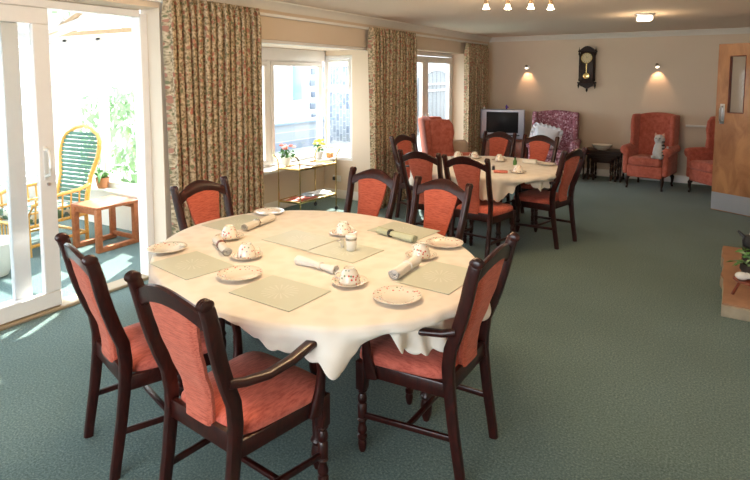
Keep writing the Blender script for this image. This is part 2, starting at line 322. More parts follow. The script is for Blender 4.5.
# ------------------------------------------------------------------ mesh helper
class MB:
    def __init__(s): s.bm = bmesh.new(); s.mats = []; s.cur = 0
    def use(s, m):
        if m not in s.mats: s.mats.append(m)
        s.cur = s.mats.index(m); return s
    def _add(s, verts, faces, M=None):
        vs = [s.bm.verts.new((M @ Vector(v)) if M is not None else v) for v in verts]
        for f in faces:
            try:
                fc = s.bm.faces.new([vs[i] for i in f]); fc.material_index = s.cur; fc.smooth = True
            except ValueError: pass
        return vs
    def box(s, c, size, bevel=0.0, seg=2, rot=None, M=None):
        b = bmesh.new(); bmesh.ops.create_cube(b, size=1.0)
        bmesh.ops.scale(b, vec=size, verts=b.verts)
        if bevel: bmesh.ops.bevel(b, geom=list(b.edges), offset=min(bevel, min(size) * 0.49), segments=seg, profile=0.5, affect='EDGES')
        T = Matrix.Translation(c)
        if rot is not None: T = T @ (rot if isinstance(rot, Matrix) else Euler(rot).to_matrix().to_4x4())
        if M is not None: T = M @ T
        b.verts.index_update()
        s._add([v.co[:] for v in b.verts], [[v.index for v in f.verts] for f in b.faces], T)
        b.free(); return s
    def bar(s, a, b, w, h, bevel=0.0, upv=(0, 0, 1)):
        a, b = Vector(a), Vector(b); d = b - a; L = d.length; d.normalize()
        x = d.cross(Vector(upv))
        if x.length < 1e-4: x = Vector((1, 0, 0))
        x.normalize(); z = x.cross(d)
        M = Matrix((x, d, z)).transposed().to_4x4(); M.translation = (a + b) / 2
        return s.box((0, 0, 0), (w, L, h), bevel, M=M)
    def lathe(s, prof, c=(0, 0, 0), n=20, M=None, sx=1, sy=1):
        vs, fs = [], []
        for r, z in prof:
            for k in range(n):
                t = 2 * PI * k / n; vs.append((c[0] + r * sx * math.cos(t), c[1] + r * sy * math.sin(t), c[2] + z))
        for i in range(len(prof) - 1):
            for k in range(n):
                a, b = i * n + k, i * n + (k + 1) % n
                fs.append((a, b, b + n, a + n))
        if prof[0][0] > 1e-4: fs.append(tuple(range(n))[::-1])
        if prof[-1][0] > 1e-4: fs.append(tuple((len(prof) - 1) * n + k for k in range(n)))
        s._add(vs, fs, M); return s
    def sweep(s, pts, secs, closed_sec=True, upv=(1, 0, 0), cap=True, M=None):
        """pts: path; secs: list (one per point) of 2D sections [(u,v)...], u along upv-ish axis"""
        pts = [Vector(p) for p in pts]; vs, fs = [], []; n = len(secs[0])
        for i, p in enumerate(pts):
            d = (pts[min(i + 1, len(pts) - 1)] - pts[max(i - 1, 0)]).normalized()
            U = Vector(upv); U = (U - d * U.dot(d)).normalized(); V = d.cross(U)
            for u, v in secs[i]: vs.append(p + U * u + V * v)
        for i in range(len(pts) - 1):
            for k in range(n):
                fs.append((i * n + k, i * n + (k + 1) % n, (i + 1) * n + (k + 1) % n, (i + 1) * n + k))
        if cap: fs.append(tuple(range(n))[::-1]); fs.append(tuple((len(pts) - 1) * n + k for k in range(n)))
        s._add(vs, fs, M); return s
    def tube(s, pts, r, n=8, upv=(0.13, 0.31, 0.94), M=None):
        rr = r if isinstance(r, (list, tuple)) else [r] * len(pts)
        return s.sweep(pts, [[(q * math.cos(2 * PI * k / n), q * math.sin(2 * PI * k / n)) for k in range(n)] for q in rr], upv=upv, M=M)
    def grid(s, fn, nu, nv, wrap_u=False, M=None, flip=False, uv=False):
        vs = [fn(i / (nu if wrap_u else nu - 1), j / (nv - 1)) for j in range(nv) for i in range(nu)]
        fs = []
        for j in range(nv - 1):
            for i in range(nu if wrap_u else nu - 1):
                a, b = j * nu + i, j * nu + (i + 1) % nu
                f = (a, b, b + nu, a + nu); fs.append(f[::-1] if flip else f)
        s._add(vs, fs, M); return s
    def ball(s, c, r, n=14, m=9, M=None):
        r = r if isinstance(r, (tuple, list)) else (r, r, r)
        T = Matrix.Translation(c) @ Matrix.Diagonal((*r, 1))
        if M is not None: T = M @ T
        prof = [(math.sin(PI * k / m), -math.cos(PI * k / m)) for k in range(m + 1)]
        prof = [(max(a, 0.0002), b) for a, b in prof]
        return s.lathe(prof, n=n, M=T)
    def torus(s, c, R, r, n=24, m=8, M=None):
        vs, fs = [], []
        for i in range(n):
            for j in range(m):
                a, b = 2 * PI * i / n, 2 * PI * j / m
                vs.append((c[0] + (R + r * math.cos(b)) * math.cos(a), c[1] + (R + r * math.cos(b)) * math.sin(a), c[2] + r * math.sin(b)))
        for i in range(n):
            for j in range(m):
                fs.append((i * m + j, ((i + 1) % n) * m + j, ((i + 1) % n) * m + (j + 1) % m, i * m + (j + 1) % m))
        s._add(vs, fs, M); return s
    def prism(s, poly, t0, t1, axis='x', bevel=0.0, seg=2, M=None):
        """poly in the plane normal to axis, extruded from t0 to t1"""
        def P(a, b, t): return {'x': (t, a, b), 'y': (a, t, b), 'z': (a, b, t)}[axis]
        b = bmesh.new(); n = len(poly)
        v0 = [b.verts.new(P(p[0], p[1], t0)) for p in poly]; v1 = [b.verts.new(P(p[0], p[1], t1)) for p in poly]
        f0 = b.faces.new(v0); f1 = b.faces.new(v1[::-1])
        for k in range(n): b.faces.new((v0[k], v1[k], v1[(k + 1) % n], v0[(k + 1) % n]))
        bmesh.ops.recalc_face_normals(b, faces=b.faces)
        if bevel:
            es = list(f0.edges) + list(f1.edges)
            bmesh.ops.bevel(b, geom=es, offset=bevel, segments=seg, profile=0.5, affect='EDGES')
        b.verts.index_update()
        s._add([v.co[:] for v in b.verts], [[v.index for v in f.verts] for f in b.faces], M)
        b.free(); return s
    def build(s, name, parent=None, sharp=38, sub=0, solid=0.0, recalc=True):
        if recalc: bmesh.ops.recalc_face_normals(s.bm, faces=s.bm.faces)
        me = bpy.data.meshes.new(name); s.bm.to_mesh(me); s.bm.free()
        for m in s.mats: me.materials.append(MATS[m])
        me.set_sharp_from_angle(angle=math.radians(sharp))
        o = bpy.data.objects.new(name, me); COL.objects.link(o)
        if parent: o.parent = parent
        if solid:
            q = o.modifiers.new('thickness', 'SOLIDIFY'); q.thickness = solid; q.offset = 0
        if sub:
            q = o.modifiers.new('smooth', 'SUBSURF'); q.levels = sub; q.render_levels = sub
        return o
def mb(m): return MB().use(m)
def tag(o, label, cat, group=None, kind=None):
    o['label'] = label; o['category'] = cat
    if group: o['group'] = group
    if kind: o['kind'] = kind
    return o
def thing(name, label, cat, loc=(0, 0, 0), rz=0, group=None):
    o = bpy.data.objects.new(name, None); COL.objects.link(o); o.empty_display_size = 0.1
    o.location = loc; o.rotation_euler = (0, 0, rz)
    return tag(o, label, cat, group)
def struct(name, b, **k):
    o = b.build(name, **k); o['kind'] = 'structure'; return o
def dup(root, loc, rz, label, group=None, parent=None):
    r = root.copy(); COL.objects.link(r)
    for c in list(root.children):
        q = c.copy(); COL.objects.link(q); q.parent = r
        for g in c.children:
            d = g.copy(); COL.objects.link(d); d.parent = q
    r.location = loc; r.rotation_euler = (0, 0, rz); r['label'] = label
    if group: r['group'] = group
    return r

# ------------------------------------------------------------------ room shell
XL, XR, YF, YB, H = -3.85, 0.65, -2.6, 10.3, 2.44
XO = -4.20
struct('floor', mb('carpet').box(((-7.2 + XR) / 2, (YF + YB) / 2, -0.05), (XR + 7.2, YB - YF, 0.1)))
struct('ceiling', mb('ceiling_paint').box(((XO + XR) / 2, (YF + YB) / 2, H + 0.05), (XR - XO, YB - YF + 0.2, 0.1)))
struct('wall_back', mb('wall_paint').box(((XO + XR + 0.1) / 2, YB + 0.05, H / 2), (XR - XO + 0.1, 0.1, H)))
# front wall (behind the camera) with a wide unseen window, added to let light in
b = mb('wall_paint')
b.box(((XO - 3.4) / 2, YF - 0.05, H / 2), (-3.4 - XO, 0.1, H)); b.box(((0.2 + XR) / 2, YF - 0.05, H / 2), (XR - 0.2, 0.1, H))
b.box((-1.6, YF - 0.05, 0.15), (3.6, 0.1, 0.3)); b.box((-1.6, YF - 0.05, 2.37), (3.6, 0.1, 0.14))
struct('wall_front', b)
# left wall: pieces around the garden door, the bay and the french doors
b = mb('wall_paint')
def lw(y0, y1, z0, z1): b.box(((XL + XO) / 2, (y0 + y1) / 2, (z0 + z1) / 2), (XL - XO, y1 - y0, z1 - z0))
DY0, DY1, DZ = -0.55, 2.97, 2.245
BY0, BY1, BZ = 3.80, 6.45, 2.07
FY0, FY1, FZ = 7.0, 9.2, 2.10
lw(YF, DY0, 0, H); lw(DY0, DY1, DZ, H); lw(BY0, BY1, BZ, H); lw(BY1, FY0, 0, H); lw(FY0, FY1, FZ, H)
b.prism([(XL, DY1), (XL, BY0), (XO, BY0), (XO, DY1 + 0.09)], 0, H, 'z')
b.prism([(XL, FY1), (XL, YB), (XO, YB), (XO, FY1 - 0.03)], 0, H, 'z')
struct('wall_left', b)
# bay walls
b = mb('wall_paint')
BX = -4.85
b.box((BX - 0.06, (BY0 + BY1) / 2, 0.27), (0.12, BY1 - BY0 + 0.2, 0.54))
b.box((BX - 0.06, (BY0 + BY1) / 2, 2.01), (0.12, BY1 - BY0 + 0.2, 0.12))
b.box(((BX - 4.36) / 2, BY1 + 0.05, 0.27), (-4.36 - BX, 0.1, 0.54)); b.box(((BX - 4.36) / 2, BY1 + 0.05, 2.035), (-4.36 - BX, 0.1, 0.07))
b.box(((-4.36 + XO) / 2, BY1 + 0.05, 1.035), (XO + 4.36, 0.1, 2.07))
b.box(((BX + XO) / 2, BY0 - 0.05, 1.035), (XO - BX, 0.1, 2.07))
b.use('ceiling_paint').box(((BX + XO) / 2 - 0.06, (BY0 + BY1) / 2, BZ + 0.05), (XO - BX + 0.12, BY1 - BY0 + 0.2, 0.1))
struct('wall_bay', b)
# right wall with the doorway the wooden door belongs to
b = mb('wall_paint')
b.box((XR + 0.05, (YF + 7.1) / 2, H / 2), (0.1, 7.1 - YF, H)); b.box((XR + 0.05, (7.96 + YB) / 2, H / 2), (0.1, YB - 7.96, H)); b.box((XR + 0.05, 7.53, 2.25), (0.1, 0.86, 0.38))
struct('wall_right', b)
b = mb('wall_paint'); b.box((1.6, 7.5, 1.2), (0.1, 3, 2.4)); b.box((1.1, 6.05, 1.2), (1, 0.1, 2.4)); b.box((1.1, 8.95, 1.2), (1, 0.1, 2.4)); b.box((1.15, 7.5, 2.4), (1.0, 3, 0.1)); b.box((1.15, 7.5, -0.05), (1.0, 3, 0.1))
struct('wall_hallway', b)
# cornice: small coved profile
def cornice(name, a, c, inward):
    b = mb('cornice_white'); a, c, n = Vector(a), Vector(c), Vector(inward)
    prof = [(0, 0), (0.085, 0), (0.085, -0.012), (0.055, -0.03), (0.03, -0.055), (0.014, -0.085), (0, -0.085)]
    vs = [p + n * u + Vector((0, 0, v)) for p in (a, c) for u, v in prof]; k = len(prof)
    b._add(vs, [(i, (i + 1) % k, (i + 1) % k + k, i + k) for i in range(k)] + [tuple(range(k)), tuple(range(k, 2 * k))])
    return struct(name, b)
cornice('trim_1', (XL, YF, H), (XL, YB, H), (1, 0, 0)); cornice('trim_2', (XL, YB, H), (XR, YB, H), (0, -1, 0)); cornice('trim_3', (XR, YF, H), (XR, YB, H), (-1, 0, 0))
def skirt(name, a, c, inward, h=0.12):
    a, c, n = Vector(a), Vector(c), Vector(inward); b = mb('gloss_white')
    prof = [(0, 0), (0.018, 0), (0.018, h - 0.03), (0.006, h), (0, h)]
    vs = [p + n * u + Vector((0, 0, v)) for p in (a, c) for u, v in prof]; k = len(prof)
    b._add(vs, [(i, (i + 1) % k, (i + 1) % k + k, i + k) for i in range(k)] + [tuple(range(k)), tuple(range(k, 2 * k))])
    return struct(name, b)
skirt('baseboard_back', (XL, YB, 0), (XR, YB, 0), (0, -1, 0)); skirt('baseboard_left', (XL, DY1, 0), (XL, BY0, 0), (1, 0, 0))
skirt('baseboard_left.001', (XL, BY1, 0), (XL, FY0, 0), (1, 0, 0)); skirt('baseboard_left.002', (XL, FY1, 0), (XL, YB, 0), (1, 0, 0))
skirt('baseboard_bay', (BX, BY0, 0), (BX, BY1, 0), (1, 0, 0)); skirt('baseboard_bay.001', (BX, BY1, 0), (XL, BY1, 0), (0, -1, 0))
skirt('baseboard_right', (XR, 7.96, 0), (XR, YB, 0), (-1, 0, 0)); skirt('baseboard_right.001', (XR, YF, 0), (XR, 7.1, 0), (-1, 0, 0))
# rail and boxed panel on the back wall, right of the wing chair
b = mb('gloss_white'); b.box((0.05, YB - 0.03, 0.93), (1.16, 0.06, 0.03), 0.006); struct('trim_4', b)

# window helper: frame of bars in the plane, local u along wall, v up; returns to the room by matrix
def frame_bars(b, M, u0, u1, v0, v1, w, d):
    for (cu, cv, su, sv) in (((u0 + u1) / 2, v0 + w / 2, u1 - u0, w), ((u0 + u1) / 2, v1 - w / 2, u1 - u0, w), (u0 + w / 2, (v0 + v1) / 2, w, v1 - v0 - 2 * w + 0.002), (u1 - w / 2, (v0 + v1) / 2, w, v1 - v0 - 2 * w + 0.002)):
        b.box((cu, 0, cv), (su, d, sv), 0.006, 1, M=M)
def glass(name, M, u0, u1, v0, v1, parent=None):
    b = mb('window_glass'); b._add([(u0, 0, v0), (u1, 0, v0), (u1, 0, v1), (u0, 0, v1)], [(0, 1, 2, 3)], M)
    return b.build(name, parent, recalc=False)
# left wall plane: u = world Y
def plane_left(x): return Matrix(((0, -1, 0, x), (1, 0, 0, 0), (0, 0, 1, 0), (0, 0, 0, 1)))
# bay window
M = plane_left(BX - 0.05)
b = mb('upvc'); frame_bars(b, M, BY0, BY1, 0.54, 1.95, 0.05, 0.07)
b.box((5.335, 0, 1.25), (0.06, 0.08, 1.36), 0.005, 1, M=M); b.box((4.5, 0, 1.25), (0.06, 0.08, 1.36), 0.005, 1, M=M)
for (u0, u1) in ((5.37, 6.40), (4.53, 5.30)): frame_bars(b, M @ Matrix.Translation((0, -0.02, 0)), u0, u1, 0.6, 1.9, 0.055, 0.06)
w1 = struct('window_1', b); glass('pane', M, 5.42, 6.36, 0.64, 1.86, w1); glass('pane', M, 4.57, 5.26, 0.64, 1.86, w1); glass('pane', M, 3.85, 4.47, 0.58, 1.90, w1)
# side light of the bay
M = Matrix.Translation((0, BY1 + 0.05, 0))
b = mb('upvc'); frame_bars(b, M, BX, -4.36, 0.54, 2.0, 0.045, 0.07); b.box((-4.605, 0, 1.52), (0.4, 0.07, 0.06), 0.005, 1, M=M)
frame_bars(b, M @ Matrix.Translation((0, -0.02, 0)), BX + 0.045, -4.40, 1.55, 1.95, 0.04, 0.05)
w2 = struct('window_2', b); glass('pane', M, BX + 0.05, -4.41, 0.58, 1.5, w2); glass('pane', M, BX + 0.08, -4.44, 1.58, 1.92, w2)
b = mb('gloss_white'); b.box(((BX - 4.62) / 2, (BY0 + BY1) / 2, 0.56), (0.23, BY1 - BY0 - 0.002, 0.04), 0.01)
struct('window_sill', b)
b = mb('upvc'); b.box((XL - 0.03, (BY0 + BY1) / 2, BZ - 0.02), (0.05, BY1 - BY0 - 0.004, 0.036), 0.005); b.box((BX + 0.02, (BY0 + BY1) / 2, 1.99), (0.03, BY1 - BY0 - 0.004, 0.15), 0.005)
struct('trim_5', b)
# french doors
M = plane_left(-4.12)
b = mb('upvc'); frame_bars(b, M, FY0, FY1 - 0.02, 0.0, FZ, 0.06, 0.07); d1 = struct('door_1', b)
for (u0, u1) in ((7.06, 8.10), (8.10, 9.12)):
    b = mb('upvc'); frame_bars(b, M @ Matrix.Translation((0, -0.02, 0)), u0, u1, 0.04, 2.03, 0.10, 0.06)
    leaf = b.build('door_leaf', d1); glass('pane', M, u0 + 0.1, u1 - 0.1, 0.14, 1.93, leaf)
    b = mb('steel'); uu = u1 - 0.05 if u0 < 8 else u0 + 0.05; b.bar(M @ Vector((uu, -0.08, 1.0)), M @ Vector((uu, -0.08, 1.12)), 0.018, 0.018, 0.004); b.bar(M @ Vector((uu, -0.03, 1.0)), M @ Vector((uu, -0.09, 1.0)), 0.018, 0.018, 0.004)
    b.build('handle', leaf)
# garden (sliding) door
M = plane_left(-4.15)
b = mb('upvc')
b.box((DY1 + 0.045, 0, 1.11), (0.09, 0.12, 2.22), 0.006, 1, M=M); b.box((DY0 + 0.045, 0, 1.11), (0.09, 0.12, 2.22), 0.006, 1, M=M)
b.box(((DY0 + DY1) / 2, 0, 2.215), (DY1 - DY0, 0.12, 0.06), 0.006, 1, M=M)
b.use('threshold_brown').box(((DY0 + DY1) / 2, 0, 0.012), (DY1 - DY0, 0.16, 0.024), 0.006, 1, M=M)
d2 = struct('door_2', b)
for off, u0, u1 in ((0.03, 1.18, 2.235), (-0.03, 1.04, 2.06), (-0.03, DY0 + 0.09, 1.04)):
    Mi = plane_left(-4.15 + off); b = mb('upvc'); frame_bars(b, Mi, u0, u1, 0.03, 2.185, 0.115, 0.05)
    leaf = b.build('door_leaf', d2); glass('pane', Mi, u0 + 0.11, u1 - 0.11, 0.14, 2.07, leaf)
    if off > 0:
        b = mb('white_ceramic'); P = [(0, 0, 1.08), (0.05, 0, 1.09), (0.06, 0, 1.14), (0.06, 0, 1.22), (0.05, 0, 1.26), (0, 0, 1.27)]
        b.tube([(-4.095 + p[0], 2.165, p[2] - 0.08) for p in P], 0.012); b.box((-4.093, 2.165, 1.09), (0.008, 0.03, 0.24), 0.003)
        b.build('handle', leaf)
        b = mb('steel'); b.lathe([(0.011, 0), (0.011, 0.02)], M=Matrix.Translation((-4.095, 2.175, 0.94)) @ Euler((0, PI / 2, 0)).to_matrix().to_4x4(), n=10); b.build('lock', leaf)
# unseen window behind the camera, added to light the room from the rear
b = mb('upvc'); Mr = Matrix.Translation((0, YF - 0.05, 0)); frame_bars(b, Mr, -3.4, 0.2, 0.3, 2.3, 0.06, 0.07); b.box((-1.6, 0, 1.3), (0.07, 0.07, 2.0), 0.005, 1, M=Mr)
w3 = struct('added_window', b); glass('pane', Mr, -3.34, 0.14, 0.36, 2.24, w3)

# ------------------------------------------------------------------ conservatory beyond the garden door
CY = 3.82
b = mb('exterior_white')
b.box((-5.7, CY + 0.06, 0.2), (3.0, 0.12, 0.42)); b.box((-7.14, 1.0, 0.2), (0.12, 5.6, 0.42)); b.box((-5.7, CY + 0.02, 0.43), (3.0, 0.24, 0.03), 0.008)
b.box((-5.7, -1.7, 1.1), (3.0, 0.12, 2.2))
struct('wall_conservatory', b)
b = mb('upvc'); Mc = Matrix.Translation((0, CY + 0.06, 0))
frame_bars(b, Mc, -7.14, -4.25, 0.44, 2.18, 0.07, 0.08)
for x in (-6.72, -6.05, -5.35, -4.75): b.box((x, 0, 1.3), (0.085, 0.08, 1.7), 0.006, 1, M=Mc)
b.box((-5.7, 0, 1.62), (2.9, 0.07, 0.06), 0.006, 1, M=Mc)
w4 = struct('window_4', b); glass('pane', Mc, -7.1, -4.3, 0.5, 2.14, w4)
b = mb('upvc'); Mc = plane_left(-7.14); frame_bars(b, Mc, -1.7, CY, 0.44, 2.05, 0.07, 0.08)
for u in (-0.6, 0.5, 1.6, 2.7): b.box((u, 0, 1.25), (0.08, 0.08, 1.6), 0.006, 1, M=Mc)
w5 = struct('window_5', b); glass('pane', Mc, -1.65, CY - 0.05, 0.5, 2.0, w5)
b = mb('tan_board'); b.box((-5.7, CY - 0.03, 2.20), (3.0, 0.04, 0.05), 0.006); struct('trim_6', b)
b = mb('upvc')
for k in range(8):
    y = -1.6 + k * 0.77; b.bar((-4.22, y, 2.62), (-7.2, y, 2.12), 0.05, 0.05, 0.005)
b.bar((-7.2, -1.7, 2.12), (-7.2, CY + 0.1, 2.12), 0.08, 0.08, 0.006)
rf = struct('roof_frame', b)
b = mb('frosted_roof'); b._add([(-4.22, -1.7, 2.65), (-7.25, -1.7, 2.15), (-7.25, CY + 0.12, 2.15), (-4.22, CY + 0.12, 2.65)], [(0, 1, 2, 3)]); b.build('pane', rf)

# ------------------------------------------------------------------ outside
struct('ground', mb('paving').box((-22, 12, -0.22), (34.6, 60, 0.2)))
t = thing('house', 'white rendered neighbouring house seen through the bay window', 'building', (-14, 16, -0.12))
b = mb('render_grey').box((-0.3, 0, 2.5), (0.6, 12, 5.0)); b.build('wall', t)
for (y, z, wy, wz) in ((-0.9, 1.1, 0.7, 1.0), (0.9, 1.9, 0.55, 1.9), (0.9, 3.6, 0.55, 0.6), (-3.2, 1.3, 1.0, 1.3)):
    b = mb('upvc').box((0.02, y, z), (0.06, wy + 0.12, wz + 0.12), 0.01); f = b.build('window', t); mb('house_pane').box((0.056, y, z), (0.02, wy, wz), 0.004).build('pane', f)
b = mb('stone_wall')
for k in range(9): b.box((0.03, 1.95, 0.25 + k * 0.45), (0.08, 0.5 if k % 2 else 0.3, 0.25), 0.02)
b.build('quoin', t)
b = mb('stone_wall').box((-9.4, 10.3, 0.2), (0.35, 4.6, 0.65)); b.use('slate').box((-9.4, 10.3, 0.56), (0.5, 4.7, 0.07), 0.01)
struct('garden_wall', b)
b = mb('stone_wall').box((-9.25, 13.3, 0.9), (1.3, 0.35, 2.2)); struct('garden_wall.001', b)
t = thing('garden_gate', 'grey boarded gate with an arched top outside the far french doors', 'gate', (-8.1, 17.0, -0.12), 0)
b = mb('grey_boards')
for k in range(9): b.box((0, -1.2 + k * 0.3, 0.95 + 0.12 * math.sin(PI * k / 8)), (0.05, 0.285, 1.7 + 0.24 * math.sin(PI * k / 8)), 0.01)
b.build('boards', t)
b = mb('exterior_white'); b.tube([(0.06, -1.3 + 2.6 * k / 12, 1.85 + 0.26 * math.sin(PI * k / 12)) for k in range(13)], 0.05); b.bar((0.06, -1.3, 1.6), (0.06, 1.3, 1.6), 0.07, 0.05); b.bar((0.06, -1.3, 1.4), (0.06, 1.3, 1.4), 0.07, 0.05); b.build('rail', t)
b = mb('render_grey').box((-0.6, 0, 2.3), (0.5, 5.5, 4.6)); b.build('wall', t)
def bush(name, label, loc, r, n, m, seed, flower=None, ls=0.08):
    rnd = random.Random(seed); b = mb(m)
    for k in range(n):
        a, e = rnd.uniform(0, 2 * PI), rnd.uniform(-0.6, 1.4); q = rnd.uniform(0.5, 1.0)
        c = Vector((math.cos(a) * math.cos(e) * r[0] * q, math.sin(a) * math.cos(e) * r[1] * q, r[2] + math.sin(e) * r[2] * q))
        M = Matrix.Translation(c) @ Euler((rnd.uniform(0, 6), rnd.uniform(0, 6), rnd.uniform(0, 6))).to_matrix().to_4x4()
        b.use(flower if flower and rnd.random() < 0.18 else m)
        b._add([(-ls, 0, 0), (0, -ls * 0.45, ls * .15), (ls, 0, 0), (0, ls * 0.45, ls * .15)], [(0, 1, 2, 3)], M)
    o = b.build(name, recalc=False); o.location = loc; return o
tag(bush('shrub', '', (-6.6, 5.1, -0.3), (0.8, 0.6, 0.75), 500, 'foliage_out', 3), 'leafy green shrub outside the conservatory end window', 'shrub')
tag(bush('shrub', '', (-8.3, 5.6, -0.3), (0.9, 0.8, 0.95), 600, 'foliage_out', 4), 'taller green shrub outside, further left behind the cane chair', 'shrub')

# ------------------------------------------------------------------ curtains
def curtain(y0, y1, x, ztop, n, label, seed):
    rnd = random.Random(seed); ph = [rnd.uniform(-0.35, 0.35) for _ in range(n + 2)]; am = [rnd.uniform(0.7, 1.15) for _ in range(n + 2)]
    L = y1 - y0; NU, NV = n * 10 + 1, 30; Wd = L * 2.5
    b = mb('curtain_fabric')
    def fn(u, v):
        z = 0.015 + v * (ztop - 0.015); s = u * n; k = int(s)
        hdr = max(0.0, min(1.0, (ztop - z - 0.02) / 0.14))
        amp = (0.018 + 0.030 * hdr) * (0.92 + 0.16 * math.sin(2.3 * s + seed))
        wv = 2.2 * abs(math.sin(PI * (s + 0.10 * math.sin(1.7 * s + seed) * (1 - v)))) ** 0.75 - 1.2
        xx = x + amp * wv + 0.008 * math.sin(9 * u + 3 * v)
        if z > ztop - 0.1: xx += 0.012 * abs(math.sin(PI * s)) ** 4
        yy = y0 + L * (u + 0.011 * math.sin(4 * PI * s + ph[k]) * hdr) + (0.02 * (1 - v) * math.sin(5 * u + seed))
        return (xx, yy, z)
    b.grid(fn, NU, NV)
    o = b.build('curtain', solid=0.004, sharp=80, recalc=False)
    uv = o.data.uv_layers.new(name='UVMap')
    for lp in o.data.loops:
        i = lp.vertex_index; uv.data[lp.index].uv = ((i % NU) / (NU - 1) * Wd, (i // NU) / (NV - 1) * ztop)
    return tag(o, label, 'curtain', 'floral curtains')
curtain(2.95, 4.0, -3.745, 2.335, 15, 'wide floral pleated curtain nearest the garden door', 1)
curtain(5.95, 7.12, -3.745, 2.315, 14, 'floral pleated curtain between the bay and the far french doors', 2)
curtain(8.98, 9.94, -3.745, 2.275, 11, 'far floral curtain hanging in the corner by the television', 3)
b = mb('gloss_white'); b.box((-3.80, 6.4, 2.30), (0.02, 7.4, 0.03), 0.006)
for k in range(9): b.box((-3.83, 3.0 + k * 0.85, 2.30), (0.06, 0.03, 0.03), 0.004)
tag(b.build('curtain_rail'), 'long slim pale curtain track above the window openings', 'rail')

# ------------------------------------------------------------------ dining chairs
def rr(w, h, r=0.3, n=3):
    """rounded rectangle section, full size w x h"""
    q = min(w, h) * r; out = []
    for cx, cy, a0 in ((w / 2 - q, h / 2 - q, 0), (-w / 2 + q, h / 2 - q, PI / 2), (-w / 2 + q, -h / 2 + q, PI), (w / 2 - q, -h / 2 + q, 1.5 * PI)):
        for k in range(n): a = a0 + PI / 2 * k / (n - 1); out.append((cx + q * math.cos(a), cy + q * math.sin(a)))
    return out
def post_y(z):
    P = [(0, -0.268), (0.15, -0.245), (0.30, -0.222), (0.43, -0.208), (0.50, -0.206), (0.58, -0.216), (0.68, -0.252), (0.78, -0.284), (0.86, -0.302), (0.93, -0.318), (1.0, -0.345)]
    for (a, ya), (c, yc) in zip(P, P[1:]):
        if z <= c: t = (z - a) / (c - a); t = t * t * (3 - 2 * t) * 0.4 + t * 0.6; return ya + (yc - ya) * t
    return P[-1][1]
def post_x(z): return 0.192 + 0.026 * max(0, min(1, (z - 0.43) / 0.5))
